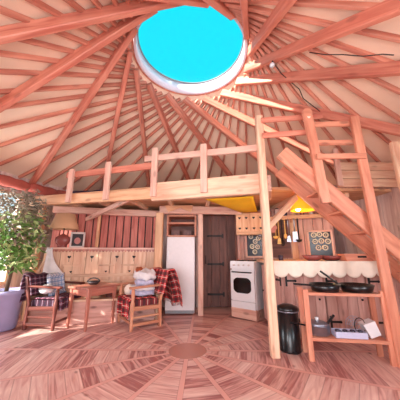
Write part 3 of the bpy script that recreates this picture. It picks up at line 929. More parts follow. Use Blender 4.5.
rzL = R(84)
ch2 = armchair((-2.13, 3.60, 0), rzL, 'dark wooden armchair with plaid cushion at the left, near the window', 'darkchair', 'plaiddark', H=0.68)
M1 = MW[ch1.name]; M2 = MW[ch2.name]
def drape(mw, x0, x1, wave, front, back, z_top, y_top, flare=0.0):
    """over the backrest: hangs down in front (front metres) and behind (back metres)"""
    tot = front + back
    def fn(u, v):
        x = x0 + (x1 - x0) * u
        s_ = v * tot
        wv = wave * math.sin(u * 14 + v * 3) * (0.4 + abs(s_ - front) / tot)
        if s_ < front:
            dz = front - s_
            return mw @ Vector((x, y_top - 0.045 - dz * 0.234 + wv * 0.6, z_top - dz * 0.97))
        dz = s_ - front
        return mw @ Vector((x + 0.05 * dz, y_top + 0.045 + 0.03 * math.sin(dz * 5) + flare * dz + wv, z_top + 0.008 - dz * 0.97 + 0.02 * math.sin(u * 9)))
    return fn
mb = MB(); mb.sheet(drape(M1, -0.22, 0.40, 0.02, 0.34, 0.52, 0.765, 0.29, 0.26), 24, 26, 0.012, (0.56, 0.86))
o = mb.build('blanket', 'plaidred'); tag(o, 'red and green plaid blanket with fringe hung over the light armchair back', 'blanket')
mb = MB()
for i in range(36):
    u = i / 35
    fn = drape(M1, -0.22, 0.40, 0.02, 0.34, 0.52, 0.765, 0.29, 0.26)
    p = fn(u, 1.0); mb.tube([p, p + Vector((random.uniform(-.006, .006), 0, -0.04))], 0.003, 4)
mb.build('fringe', 'plaidred', o)
# throw hanging over the seat front of the right armchair
def seatthrow(u, v):
    x = -0.235 + 0.47 * u
    s_ = v * 0.60
    if s_ < 0.38: return M1 @ Vector((x, 0.14 - s_, 0.385 + 0.008 * math.sin(u * 12 + v * 7)))
    dz = s_ - 0.38
    return M1 @ Vector((x, -0.25 - 0.02 * math.sin(u * 13), 0.375 - dz))
mb = MB(); mb.sheet(seatthrow, 20, 20, 0.012, (0.5, 0.6)); tag(mb.build('throw', 'plaidred'), 'red plaid throw spread on the light armchair seat and hanging in front', 'throw')
# heap of clothes on it
def lump(mat, name, lab, cat, p, r, sq, rz=0.0, jit=0.06):
    mb = MB(); mb.ball((0, 0, 0), r, 14, sq, jit)
    o = mb.build(name, mat); o.location = p; o.rotation_euler = (0, 0, rz)
    return tag(o, lab, cat)
def folded(mat, name, lab, cat, p, w, d_, h, seed, crump=0.012, tilt=0.0):
    rnd = random.Random(seed); ph = [rnd.uniform(0, 6) for _ in range(6)]
    vs, fs = [], []; nu, nv = 22, 12
    for i in range(nv + 1):
        th = math.pi * i / nv
        for k in range(nu):
            a_ = 2 * math.pi * k / nu
            def se(v, e): return math.copysign(abs(v) ** e, v)
            x = se(math.cos(a_), 0.5) * abs(math.sin(th)) ** 0.45 * w / 2
            y = se(math.sin(a_), 0.5) * abs(math.sin(th)) ** 0.45 * d_ / 2
            z = se(math.cos(th), 0.7) * h / 2
            z += crump * math.sin(x * 38 + ph[0]) * math.cos(y * 33 + ph[1]) + crump * 0.6 * math.sin(x * 80 + y * 50 + ph[2])
            g_ = 1 + crump * 3 * math.sin(a_ * 5 + z * 60 + ph[3])
            vs.append((x * g_, y * g_, z))
    for i in range(nv):
        for k in range(nu): fs.append((i * nu + k, (i + 1) * nu + k, (i + 1) * nu + (k + 1) % nu, i * nu + (k + 1) % nu))
    mb = MB(); mb.add(vs, fs, None, True); o = mb.build(name, mat); o.location = p; o.rotation_euler = (tilt, tilt * 0.5, rzR + rnd.uniform(-0.3, 0.3))
    return tag(o, lab, cat)
folded('lilaccloth', 'folded_clothes', 'folded lilac patterned clothes on the light armchair seat, lowest of the pile', 'clothes', M1 @ Vector((-0.01, 0.02, 0.435)), 0.40, 0.30, 0.08, 1)
folded('whitecloth', 'folded_clothes', 'folded white clothes in the middle of the pile on the light armchair', 'clothes', M1 @ Vector((0.02, 0.03, 0.50)), 0.36, 0.28, 0.07, 2)
folded('lilaccloth', 'folded_clothes', 'folded lilac patterned clothes on the light armchair, upper of the pile', 'clothes', M1 @ Vector((0.0, 0.05, 0.575)), 0.37, 0.27, 0.09, 3)
folded('whitecloth', 'crumpled_shirt', 'crumpled white shirt on top of the clothes pile on the light armchair', 'shirt', M1 @ Vector((0.0, 0.05, 0.675)), 0.34, 0.24, 0.14, 4, 0.02, 0.15)
folded('browncloth', 'woollen_hat', 'brown woollen hat lying on the white shirt', 'hat', M1 @ Vector((-0.05, -0.02, 0.745)), 0.13, 0.11, 0.08, 5)
lump('cream', 'small_pillow', 'cream small pillow at the front of the light armchair seat', 'pillow', M1 @ Vector((-0.15, -0.12, 0.46)), 0.09, (0.7, 0.9, 0.9), rzR)
# left armchair: blanket and checked cushion
mb = MB(); mb.sheet(drape(M2, -0.27, 0.24, 0.02, 0.28, 0.40, 0.705, 0.275), 22, 24, 0.014, (0.5, 0.8))
tag(mb.build('blanket', 'plaiddark'), 'dark violet plaid blanket over the back of the left armchair', 'blanket')
def skirt(u, v):
    x = -0.25 + 0.50 * u; s_ = v * 0.5
    if s_ < 0.36: return M2 @ Vector((x, 0.12 - s_, 0.388 + 0.006 * math.sin(u * 11)))
    dz = s_ - 0.36
    return M2 @ Vector((x, -0.255 - 0.02 * math.sin(u * 17), 0.38 - dz))
mb = MB(); mb.sheet(skirt, 18, 16, 0.012, (0.5, 0.5)); tag(mb.build('throw', 'plaiddark'), 'dark plaid throw on the left armchair seat reaching under the table', 'throw')
mb = MB()
def pil(u, v):
    a, b_ = (u - .5) * 2, (v - .5) * 2
    return (a * 0.16, 0.05 * (1 - a ** 4) * (1 - b_ ** 4), b_ * 0.15)
mb.sheet(pil, 12, 12, 0.05, (0.4, 0.4))
o = mb.build('checked_cushion', 'plaidblue'); o.location = M2 @ Vector((0.05, 0.04, 0.545)); o.rotation_euler = (R(-14), 0, rzL)
tag(o, 'blue and white checked cushion standing on the left armchair', 'cushion')
lump('whitecloth', 'crumpled_cloth', 'crumpled white cloth on the window side of the left armchair', 'cloth', M2 @ Vector((-0.17, 0.03, 0.50)), 0.09, (0.8, 1.2, 0.7), rzL, 0.12)

# ------------------------------------------------------------------ potted tree
pt = thing('potted_tree', (-2.70, 3.38, 0), 'leafy indoor tree in a lilac glazed pot by the left window', 'potted plant')
mb = MB(); mb.lathe([(0.0, 0.0), (0.17, 0.0), (0.185, 0.02), (0.21, 0.44), (0.225, 0.45), (0.225, 0.50), (0.205, 0.50), (0.195, 0.44), (0.0, 0.44)], (0, 0, 0), 28); mb.build('pot', 'lilacpot', pt)
mb = MB(); mb.lathe([(0.0, 0.445), (0.193, 0.445), (0.185, 0.465), (0.0, 0.475)], (0, 0, 0), 20); mb.build('soil', 'soil', pt)
mb = MB(); tips = []
mb.tube([(0, 0, 0.46), (0.02, 0.01, 0.8), (-0.02, 0, 1.15), (0.03, 0.0, 1.5)], [0.026, 0.022, 0.018, 0.01], 8)
for i in range(26):
    z = random.uniform(0.6, 1.55); a = random.uniform(0, 6.283); rr = random.uniform(0.16, 0.30)
    rr *= 1.0 if z < 1.55 else 0.8
    e = Vector((math.cos(a) * rr, math.sin(a) * rr, z + random.uniform(0.0, 0.28)))
    mb.tube([(0, 0, z), (e.x * 0.5, e.y * 0.5, z + 0.1), e], [0.008, 0.006, 0.003], 5); tips.append(e)
mb.build('trunk', 'stem', pt)
def leaves(count, zlo, zhi, rad, mat, ls):
    mb = MB()
    vs, fs = [], []
    for i in range(count):
        z = random.uniform(zlo, zhi)
        env = rad * (0.55 + 0.45 * math.sin(math.pi * min(max((z - 0.5) / 1.6, 0), 1)))
        r = env * math.sqrt(random.uniform(0.05, 1)); a = random.uniform(0, 6.283)
        p = Vector((r * math.cos(a), r * math.sin(a), z))
        d = Vector((random.gauss(0, 1), random.gauss(0, 1), random.gauss(-0.2, 0.6))).normalized()
        sd = d.cross(Vector((random.gauss(0, 0.4), random.gauss(0, 0.4), 1))).normalized()
        up = sd.cross(d)
        s_ = ls * random.uniform(0.7, 1.3)
        o_ = len(vs)
        vs += [p, p + d * s_ * 0.45 + sd * s_ * 0.26 + up * 0.006, p + d * s_ + up * -0.012, p + d * s_ * 0.45 - sd * s_ * 0.26 + up * 0.006, p + d * s_ * 0.5 - up * 0.006]
        fs += [(o_, o_ + 1, o_ + 4), (o_ + 1, o_ + 2, o_ + 4), (o_ + 2, o_ + 3, o_ + 4), (o_ + 3, o_, o_ + 4)]
    mb.add(vs, fs)
    return mb.build('foliage', mat, pt)
leaves(470, 0.76, 1.5, 0.34, 'leafgreen', 0.12)
leaves(280, 0.8, 1.6, 0.35, 'leafpale', 0.11)
leaves(760, 1.15, 1.9, 0.42, 'leafolive', 0.09)

# ------------------------------------------------------------------ fridge and shelf above
fg = thing('fridge', (-0.34, 4.36, 0), 'tall white fridge between the two posts left of the dark door', 'fridge')
mb = MB(); mb.box((0, 0.02, 0.65), (0.50, 0.46, 1.26)); mb.build('body', 'fridge', fg)
mb = MB(); mb.box((0, -0.235, 0.67), (0.495, 0.04, 1.20), 0, 0.2); dd = mb.build('door', 'fridge', fg)
mb = MB(); mb.box((0.0, -0.235, 0.045), (0.48, 0.03, 0.05)); mb.build('kickplate', 'grey', fg)
mb = MB(); mb.box((-0.21, -0.268, 0.95), (0.018, 0.03, 0.16)); mb.build('handle', 'white', dd)
sf = thing('wall_shelf', (-0.34, 4.4, 1.30), 'open wooden shelf unit above the white fridge', 'shelf')
for x in (-0.255, 0.255):
    mb = MB(); mb.box((x, 0, 0.19), (0.03, 0.45, 0.38)); mb.build('side_panel', 'orange', sf)
for z in (0.0, 0.235, 0.375):
    mb = MB(); mb.box((0, 0, z), (0.5, 0.45, 0.03)); mb.build('shelf_board', 'orange', sf)
mb = MB(); mb.box((0, 0.215, 0.19), (0.48, 0.012, 0.37)); mb.build('back_panel', 'darkdoor', sf)
for x, lab in ((-0.12, 'dark box on the shelf above the fridge, left one'), (0.1, 'dark box on the shelf above the fridge, right one')):
    mb = MB(); mb.box((0, 0, 0.05), (0.15, 0.2, 0.1)); o = mb.build('storage_box', 'darkchair'); o.location = (-0.34 + x, 4.42, 1.3155); tag(o, lab, 'box')

# ------------------------------------------------------------------ stove
sv = thing('stove', (0.80, 3.98, 0), 'white cooker with dark oven window at the end of the kitchen cabinets', 'stove', math.atan2(-0.27, 0.33))
ST = MW[sv.name]
mb = MB(); mb.box((0, 0.02, 0.50), (0.43, 0.40, 0.70)); mb.build('body', 'white', sv)
mb = MB(); mb.box((0, -0.19, 0.80), (0.43, 0.03, 0.10)); cp = mb.build('control_panel', 'white', sv)
for i in range(4):
    mb = MB(); mb.tube([(-0.14 + i * 0.09, -0.20, 0.81), (-0.14 + i * 0.09, -0.225, 0.81)], 0.014, 12); mb.build('knob', 'mat', cp)
mb = MB(); mb.box((0, -0.195, 0.50), (0.42, 0.03, 0.46)); od = mb.build('oven_door', 'white', sv)
mb = MB(); mb.slab([(0.155 * max(-1, min(1, 1.15 * math.cos(R(t)))), -0.212, 0.50 + 0.115 * max(-1, min(1, 1.2 * math.sin(R(t))))) for t in range(0, 360, 12)], (0, -1, 0), 0.004); mb.build('oven_window', 'ovenglass', od)
mb = MB(); mb.tube([(-0.17, -0.215, 0.70), (-0.17, -0.235, 0.70), (0.17, -0.235, 0.70), (0.17, -0.215, 0.70)], 0.010, 8); mb.build('oven_handle', 'iron', od)
mb = MB(); mb.box((0, -0.195, 0.21), (0.42, 0.03, 0.10)); mb.build('drawer', 'white', sv)
mb = MB(); mb.box((0, -0.19, 0.09), (0.43, 0.03, 0.14)); mb.box((0, 0.03, 0.07), (0.40, 0.38, 0.14)); mb.build('plinth', 'pinkish', sv)
mb = MB(); mb.box((0, 0.02, 0.86), (0.44, 0.42, 0.02)); mb.build('hob', 'white', sv)
for (x, y) in ((-0.1, -0.06), (0.1, -0.06), (-0.1, 0.12), (0.1, 0.12)):
    mb = MB(); mb.lathe([(0.0, 0.87), (0.06, 0.87), (0.06, 0.882), (0.0, 0.885)], (x, y, 0), 16); mb.build('burner', 'iron', sv)

# ------------------------------------------------------------------ kitchen cabinets, worktop and valance
s0 = Vector((0.965, 3.72, 0)); s1 = Vector((1.03, 3.02, 0)); s2 = Vector((2.50, 2.92, 0))
def cabinet_unit(p, q, depth, label, ndoor, hinges):
    p, q = Vector(p), Vector(q)
    d = q - p; L = d.length; rz = math.atan2(d.y, d.x)
    t = thing('kitchen_cabinet', (p.x, p.y, 0), label, 'cabinet', rz, 'kitchen cabinets under the worktop')
    mb = MB(); mb.box((L / 2, depth / 2 + 0.02, 0.44), (L - 0.004, depth, 0.80)); mb.box((L / 2, depth / 2 + 0.05, 0.03), (L - 0.01, depth - .05, 0.06)); mb.build('body', 'cabinet', t)
    w = L / ndoor
    for i in range(ndoor):
        mb = MB()
        nb = max(2, int(round(w / 0.13)))
        for k in range(nb): mb.box((w * i + (w - 0.01) * (k + 0.5) / nb + 0.005, 0.008, 0.44), ((w - 0.01) / nb - 0.004, 0.022, 0.76))
        dd = mb.build('door', 'cabinet', t)
        if hinges:
            for z in (0.20, 0.66):
                hx = w * i + (0.03 if hinges == 'l' else w - 0.03); sg = 1 if hinges == 'l' else -1
                mb = MB(); mb.box((hx + sg * 0.05, -0.008, z), (0.11, 0.008, 0.022)); mb.box((hx, -0.008, z), (0.022, 0.01, 0.13)); mb.ball((hx + sg * 0.11, -0.01, z), 0.016, 8)
                mb.build('hinge', 'iron', dd)
            mb = MB(); mb.ball((w * (i + 0.5) + (0.35 * w if hinges == 'l' else -0.35 * w), -0.015, 0.45), 0.013, 10); mb.build('knob', 'iron', dd)
    return t
cabinet_unit(s0, s1, 0.45, 'knotty wood cabinet with black hinges, between stove and tall pale post', 2, 'r')
cabinet_unit(s1 + Vector((0.02, 0, 0)), s1.lerp(s2, 0.34), 0.45, 'knotty wood cabinet with black hinges behind the black bin', 1, 'l')
cabinet_unit(s1.lerp(s2, 0.345), s1.lerp(s2, 0.68), 0.45, 'knotty wood cabinet behind the low rack, middle of the run', 1, 'l')
cabinet_unit(s1.lerp(s2, 0.685), s2, 0.45, 'knotty wood cabinet behind the right guard post, last of the run', 1, 'l')
mb = MB(); mb.prism([(0.93, 3.90), (0.87, 2.83), (2.66, 2.74), (2.83, 3.3), (2.66, 3.52), (1.04, 4.27), (0.96, 4.1), (1.0, 3.9)], 0.865, 0.90)
tag(mb.build('worktop', 'panel'), 'pale wooden kitchen worktop running from the stove to the right wall', 'worktop')
# scalloped valance
mb = MB()
p, q = Vector((0.875, 2.815, 0)), Vector((2.20, 2.745, 0))
N = 8; Lv = (q - p).length; NN = N * 10
def val(u, v):
    b_ = p.lerp(q, u)
    sc = abs(math.sin(u * N * math.pi))
    zb = 0.775 - 0.055 * sc ** 0.6
    return (b_.x, b_.y + 0.006 * math.sin(u * N * 2 * math.pi), 0.905 + (zb - 0.905) * v)
mb.sheet(val, NN, 6, 0.006, (Lv, 0.2))
mb.bar(p + Vector((0, 0, 0.9)), q + Vector((0, 0, 0.9)), 0.02, 0.014)
tag(mb.build('valance', 'cream'), 'cream scalloped cloth valance along the worktop edge', 'valance')

# leaded windows with round panes on the kitchen wall
K0, K1 = Vector((0.70, 4.5, 0)), Vector((2.72, 3.57, 0))
kd = (K1 - K0).normalized(); kn = Vector((kd.y, -kd.x, 0)); krz = math.atan2(kd.y, kd.x)
def onwall(x, off=0.03): 
    s_ = (x - K0.x) / kd.x
    return K0 + kd * s_ + kn * off
def roundel_window(name, x0, x1, z0, z1, rings):
    a, b_ = onwall(x0), onwall(x1); L = (b_ - a).length
    t = structure(thing(name, (a.x, a.y, z0), None, None, krz))
    H = z1 - z0
    mb = MB(); mb.box((L / 2, 0.0, H / 2), (L, 0.012, H)); mb.build('window_pane', 'panedark', t)
    mb = MB()
    for x in (0, L): mb.box((x, -0.012, H / 2), (0.03, 0.035, H + 0.03))
    for z in (0, H): mb.box((L / 2, -0.012, z), (L + 0.03, 0.035, 0.03))
    mb.build('window_frame', 'pinkish', t)
    mb = MB()
    for (u, v, m_) in rings:
        cx, cz = u * L, v * H
        mb.tube([(cx + 0.036 * math.cos(R(s_)), -0.012, cz + 0.036 * math.sin(R(s_))) for s_ in range(0, 361, 30)], 0.012, 6)
        mb.ball((cx, -0.012, cz), 0.012, 8)
    mb.build('roundels', 'roundel', t)
roundel_window('window_2', 0.89, 1.17, 0.93, 1.38, [(0.3, 0.82, 0), (0.55, 0.62, 0), (0.35, 0.42, 0), (0.68, 0.40, 0), (0.5, 0.2, 0), (0.75, 0.75, 0)])
roundel_window('window_3', 1.86, 2.18, 0.93, 1.36, [(0.28, 0.60, 0), (0.55, 0.62, 0), (0.40, 0.36, 0), (0.68, 0.36, 0), (0.25, 0.85, 0), (0.5, 0.87, 0), (0.76, 0.84, 0), (0.82, 0.6, 0)])
a = onwall(1.66, 0.035)
tag(MB().bar(a + Vector((0, 0, 0.90)), a + Vector((0, 0, 1.62)), 0.10, 0.03, kn).build('wall_batten', 'honey'), 'broad honey coloured upright board between the utensils and the right roundel window', 'batten')

# hanging cupboard with hearts
a = Vector((0.66, 4.16, 1.30))
hc = thing('wall_cupboard', (a.x, a.y, a.z + 0.03), 'small hanging cupboard with carved heart cutouts above the stove', 'cupboard', R(-12))
mb = MB(); mb.box((0.25, 0.10, 0.19), (0.50, 0.2, 0.40)); mb.build('body', 'honey', hc)
for i, x in enumerate((0.125, 0.375)):
    mb = MB(); mb.box((x, -0.01, 0.19), (0.235, 0.02, 0.37)); mb.box((x, -0.022, 0.03), (0.235, 0.014, 0.03)); mb.box((x, -0.022, 0.35), (0.235, 0.014, 0.03)); dd = mb.build('door', 'honey', hc)
    for (hx, hz) in ((-0.06, 0.29), (0.06, 0.29), (-0.06, 0.1), (0.06, 0.1)):
        mb = MB(); mb.slab(heart(x + hx, hz, 0.026, -0.021), (0, -1, 0), 0.004); mb.build('heart_cutout', 'iron', dd)

# spice shelf with jars and a rail of utensils
a, b_ = onwall(1.12, 0.10), onwall(2.25, 0.10)
tbm = MB(); p_, q_ = onwall(1.17, 0.035), onwall(1.60, 0.035)
tbm.bar(p_ + Vector((0, 0, 1.25)), q_ + Vector((0, 0, 1.25)), 0.02, 0.66)
tag(tbm.build('tool_board', 'darkdoor'), 'dark wooden board on the kitchen wall behind the hanging utensils', 'board')
ss = thing('spice_shelf', (a.x, a.y, 1.62), 'long wooden spice shelf with utensil rail on the kitchen wall', 'shelf', krz)
Ls = (b_ - a).length
mb = MB(); mb.box((Ls / 2, -0.0, 0.0), (Ls, 0.16, 0.025)); mb.build('shelf_board', 'orange', ss)
for x in (0.02, Ls * 0.45, Ls - 0.02):
    mb = MB(); mb.slab([(x, 0.08, 0.0), (x, -0.06, 0.0), (x, -0.03, -0.05), (x, 0.08, -0.12)], (1, 0, 0), 0.02); mb.build('bracket', 'orange', ss)
mb = MB(); mb.box((Ls / 2, -0.085, -0.02), (Ls, 0.014, 0.05)); mb.tube([(0.02, -0.10, -0.05), (Ls - 0.02, -0.10, -0.05)], 0.006, 6); mb.build('hanging_rail', 'honey', ss)
JL = ['honey jar with dark lid, leftmost on the spice shelf', 'red-brown jar second from left on the spice shelf', 'pale jar third from left on the spice shelf', 'dark jar in the left middle of the spice shelf',
      'honey jar in the very middle of the spice shelf', 'red-brown jar in the right middle of the spice shelf', 'pale jar third from right on the spice shelf', 'dark jar second from right on the spice shelf', 'honey jar, rightmost on the spice shelf']
for i, lab in enumerate(JL):
    pj = a.lerp(b_, 0.06 + 0.11 * i) + Vector((0, 0, 1.633))
    h_ = 0.08 + 0.03 * ((i * 7) % 3)
    t = thing('jar', pj, lab, 'jar', 0, 'jars on the spice shelf')
    mb = MB(); mb.lathe([(0.0, 0.0), (0.03, 0.0), (0.034, 0.01), (0.034, h_ - 0.02), (0.024, h_), (0, h_)], (0, 0, 0), 14); mb.build('jar_body', ('shade', 'ceramic', 'mat', 'jamjar')[i % 4], t)
    mb = MB(); mb.lathe([(0.0, h_), (0.026, h_), (0.026, h_ + 0.016), (0, h_ + 0.016)], (0, 0, 0), 14); mb.build('lid', 'iron', t)
UT = [(k_, 'golden' if m_ == 'honey' else m_, l_) for k_, m_, l_ in [('ladle', 'steel', 'steel ladle hanging leftmost on the kitchen rail'), ('spoon', 'honey', 'honey wooden spoon second from left on the rail'), ('spatula', 'honey', 'honey wooden spatula third from left on the rail'),
      ('spoon', 'steel', 'steel serving spoon fourth from left on the rail'), ('oven_mitt', 'rose', 'dull rose oven mitt hanging between spoon and wooden ladle'), ('ladle', 'honey', 'honey wooden ladle right of the rose oven mitt'),
      ('spatula', 'honey', 'broad wooden spatula just left of the black whisk'), ('whisk', 'iron', 'black whisk hanging mid rail'), ('spoon', 'honey', 'wooden spoon hanging just left of the broad upright board'),
      ('spatula', 'steel', 'steel spatula hanging over the broad upright board'), ('grater', 'steel', 'steel grater hanging right of the broad upright board'), ('strainer', 'iron', 'black strainer hanging above the right roundel window')]]
for i, (kind, mat, lab) in enumerate(UT):
    u = 0.04 + 0.042 * i + (0.04 if i > 9 else 0) 
    pu = a.lerp(b_, u) + kn * 0.106 + Vector((0, 0, 1.565))
    ln = 0.25 + 0.10 * ((i * 5) % 4) / 3
    t = thing('hanging_' + kind if kind not in ('oven_mitt',) else kind, pu, lab, kind.replace('_', ' '), krz, 'kitchen tools on the hanging rail')
    if kind == 'oven_mitt':
        mb = MB(); mb.slab([(-0.05, -0.01, -0.22), (-0.055, -0.01, -0.08), (-0.035, -0.01, -0.02), (0.035, -0.01, -0.02), (0.045, -0.01, -0.10), (0.08, -0.01, -0.11), (0.085, -0.01, -0.15), (0.05, -0.01, -0.19), (0.05, -0.01, -0.22)], (0, -1, 0), 0.02); mb.build('mitt_body', mat, t)
        mb = MB(); mb.tube([(0, -0.02, -0.02), (0.01, -0.01, 0.0), (-0.01, -0.01, 0.0), (0, -0.02, -0.02)], 0.003, 5); mb.build('loop', mat, t)
        continue
    mb = MB(); mb.tube([(0, 0.006, 0.01), (0, -0.006, 0.012), (0, -0.012, 0), (0, -0.01, -0.03), (0, -0.01, -ln)], [0.003, 0.004, 0.007, 0.011, 0.010], 6); mb.build('handle', mat if kind != 'strainer' else 'iron', t)
    mb = MB()
    if kind == 'ladle': mb.lathe([(0.045, 0.0), (0.04, -0.03), (0.02, -0.048), (0, -0.05), (0.017, -0.044), (0.036, -0.028), (0.04, 0.0)], (0, -0.035, -ln), 14)
    elif kind == 'spoon': mb.ball((0, -0.012, -ln - 0.035), 0.03, 12, (0.9, 0.35, 1.5))
    elif kind == 'spatula': mb.slab([(-0.02, -0.012, -ln), (0.02, -0.012, -ln), (0.036, -0.012, -ln - 0.1), (-0.036, -0.012, -ln - 0.1)], (0, -1, 0), 0.005)
    elif kind == 'whisk':
        for s_ in range(0, 180, 36): mb.tube([(0.03 * math.sin(R(w_)) * math.cos(R(s_)), -0.01 + 0.03 * math.sin(R(w_)) * math.sin(R(s_)), -ln - 0.05 + 0.055 * math.cos(R(w_))) for w_ in range(0, 361, 30)], 0.003, 4)
    elif kind == 'grater': mb.slab([(-0.035, -0.012, -ln + 0.10), (0.035, -0.012, -ln + 0.10), (0.045, -0.012, -ln - 0.07), (-0.045, -0.012, -ln - 0.07)], (0, -1, 0), 0.02)
    else: mb.lathe([(0.05, 0.0), (0.04, -0.03), (0.0, -0.045), (0.036, -0.026), (0.046, 0.0)], (0, -0.05, -ln), 14)
    mb.build('head', mat, t)

# yellow cloth under the loft and the lit amber pendant
def yc(u, v):
    A_, B_, C_, D_ = Vector((0.08, 3.10, 1.73)), Vector((0.70, 2.92, 1.73)), Vector((1.0, 3.92, 1.70)), Vector((0.72, 3.98, 1.70))
    pz = A_.lerp(B_, u).lerp(D_.lerp(C_, u), v)
    pz.z -= 0.05 * math.sin(math.pi * u) * math.sin(math.pi * v)
    return pz
mb = MB(); mb.sheet(yc, 12, 12, 0.008); tag(mb.build('ceiling_cloth', 'yellowcloth'), 'yellow cloth stretched under the loft above the dark door', 'cloth')
pl = thing('pendant_lamp', (1.47, 3.20, 1.48), 'amber pendant lamp glowing under the loft above the worktop', 'lamp')
mb = MB(); mb.lathe([(0.17, 0.11), (0.15, 0.20), (0.06, 0.34), (0.054, 0.34), (0.142, 0.20), (0.163, 0.11), (0.17, 0.11)], (0, 0, 0), 20); mb.build('lamp_shade', 'ambershade', pl)
mb = MB(); mb.ball((-0.08, -0.02, 0.13), 0.035, 14); mb.build('bulb', 'bulb', pl)
mb = MB(); mb.tube([(-0.08, -0.02, 0.16), (-0.02, 0, 0.25), (0, 0, 0.325)], 0.006); mb.build('cord', 'iron', pl)
add_light('pendant_glow', 'POINT', 6, (1.36, 3.12, 1.55), (0, 0, 0), (1.0, 0.72, 0.35), 0.05)

# on the worktop
def put(name, lab, cat, mat, prof, p, n=20):
    mb = MB(); mb.lathe(prof, (0, 0, 0), n); o = mb.build(name, mat); o.location = p; return tag(o, lab, cat)
bowlp = [(0.0, 0.0), (0.05, 0.0), (0.10, 0.025), (0.13, 0.07), (0.12, 0.07), (0.09, 0.03), (0.0, 0.012)]
put('wide_bowl', 'red-brown bowl on the worktop right of the roundel window, left of the two', 'bowl', 'ceramic', bowlp, (1.45, 3.02, 0.9005))
put('wide_bowl', 'wide red-brown bowl in the middle of the worktop beside the wooden box', 'bowl', 'ceramic', [(r * 1.25, z * 0.9) for r, z in bowlp], (1.72, 3.08, 0.9005))
wb = thing('wooden_box', (1.93, 2.90, 0.9005), 'shallow orange wooden box with hand slot on the worktop, right of the bowls', 'box', R(-4))
mb = MB()
for y in (-0.09, 0.09): mb.slab([(-0.16, y - 0.006, 0), (0.14, y - 0.006, 0), (0.15, y - 0.006, 0.09), (-0.20, y - 0.006, 0.09)], (0, 1, 0), 0.012)
mb.box((0, 0, 0.008), (0.30, 0.18, 0.012)); mb.box((-0.165, 0, 0.045), (0.012, 0.18, 0.08)); mb.box((0.14, 0, 0.045), (0.012, 0.18, 0.08)); mb.build('box_body', 'orange', wb)
mb = MB(); mb.box((0.01, -0.098, 0.055), (0.10, 0.004, 0.022)); mb.build('hand_slot', 'iron', wb)
put('mug', 'small dark mug on the worktop edge beside the tall pale post', 'mug', 'jamjar', [(0, 0), (0.03, 0), (0.035, 0.07), (0.03, 0.07), (0.027, 0.01), (0, 0.01)], (1.12, 3.25, 0.9005))

# ------------------------------------------------------------------ bin
bn = thing('waste_bin', (0.955, 2.70, 0), 'black cylindrical pedal bin right of the tall pale post', 'bin')
mb = MB(); mb.lathe([(0.0, 0.0), (0.105, 0.0), (0.11, 0.008), (0.108, 0.02), (0.108, 0.40), (0, 0.40)], (0, 0, 0), 28); mb.build('bin_body', 'black', bn)
mb = MB(); mb.lathe([(0.114, 0.395), (0.116, 0.41), (0.108, 0.43), (0.06, 0.45), (0.0, 0.455)], (0, 0, 0), 28); mb.build('lid', 'black', bn)
mb = MB(); mb.lathe([(0.112, 0.385), (0.115, 0.385), (0.115, 0.396), (0.112, 0.396)], (0, 0, 0), 28); mb.build('steel_band', 'steel', bn)
mb = MB(); mb.box((0.0, -0.12, 0.018), (0.05, 0.04, 0.01)); mb.build('pedal', 'black', bn)
mb = MB(); mb.tube([(0.105, 0, 0.30), (0.15, 0, 0.295), (0.15, -0.02, 0.285)], 0.010, 6); mb.build('handle', 'black', bn)

# ------------------------------------------------------------------ low rack with pans
rk = thing('low_rack', (1.43, 2.50, 0), 'low open wooden rack with two shelves in front of the cabinets', 'rack', R(-8))
RK = MW[rk.name]
for x in (-0.355, 0.355):
    for y in (-0.09, 0.11):
        mb = MB(); mb.bar((x, y, 0), (x, y, 0.64), 0.05, 0.03, (0, 1, 0)); mb.build('leg', 'orange', rk)
for z in (0.60, 0.19):
    mb = MB(); mb.box((0, 0.01, z), (0.68, 0.24, 0.028)); mb.build('shelf_board', 'orange', rk)
def pan(loc, rz, lab, r, tilt=0.0):
    t = thing('frying_pan', loc, lab, 'pan', rz, 'black frying pans on the low rack')
    mb = MB(); mb.lathe([(0.0, 0.0), (r * 0.82, 0.0), (r, 0.07), (r * 0.96, 0.07), (r * 0.80, 0.008), (0.0, 0.006)], (0, 0, 0), 28); mb.build('pan_body', 'black', t)
    mb = MB(); mb.bar((-r * 0.94, 0, 0.055), (-r - 0.16, 0, 0.055 + tilt), 0.032, 0.018, bevel=0.3); mb.build('handle', 'black', t)
    return t
pan(RK @ Vector((-0.13, 0.01, 0.616)), R(-4), 'black frying pan on the left of the rack top, handle to the left', 0.15, 0.012)
pan(RK @ Vector((0.18, 0.02, 0.616)), R(-38), 'black frying pan on the right of the rack top with raised handle', 0.16, 0.13)
pn_ = thing('cooking_pot', RK @ Vector((-0.235, 0.03, 0.205)), 'steel pot with black handles on the lower rack shelf', 'pot', R(-8))
mb = MB(); mb.lathe([(0.0, 0.0), (0.10, 0.0), (0.11, 0.01), (0.115, 0.085), (0.12, 0.088), (0.11, 0.088), (0.105, 0.01), (0, 0.01)], (0, 0, 0), 24); mb.build('pot_body', 'steel', pn_)
mb = MB(); mb.lathe([(0.118, 0.09), (0.07, 0.112), (0.0, 0.118)], (0, 0, 0), 24); ld = mb.build('lid', 'steel', pn_)
mb = MB(); mb.lathe([(0.0, 0.115), (0.012, 0.117), (0.02, 0.15), (0.0, 0.155)], (0, 0, 0), 12); mb.build('knob', 'white', ld)
mb = MB(); mb.bar((0.09, -0.02, 0.10), (0.16, -0.03, 0.185), 0.03, 0.02, bevel=.3); mb.build('handle', 'black', pn_)
mb = MB(); mb.bar((-0.115, 0, 0.07), (-0.27, -0.01, 0.10), 0.02, 0.014, bevel=.3); mb.build('handle', 'black', pn_)
tr = thing('plastic_tray', RK @ Vector((0.03, -0.03, 0.205)), 'lilac plastic tray of four cells on the lower rack shelf', 'tray', R(-8))
mb = MB(); mb.box((0, 0, 0.006), (0.28, 0.12, 0.01))
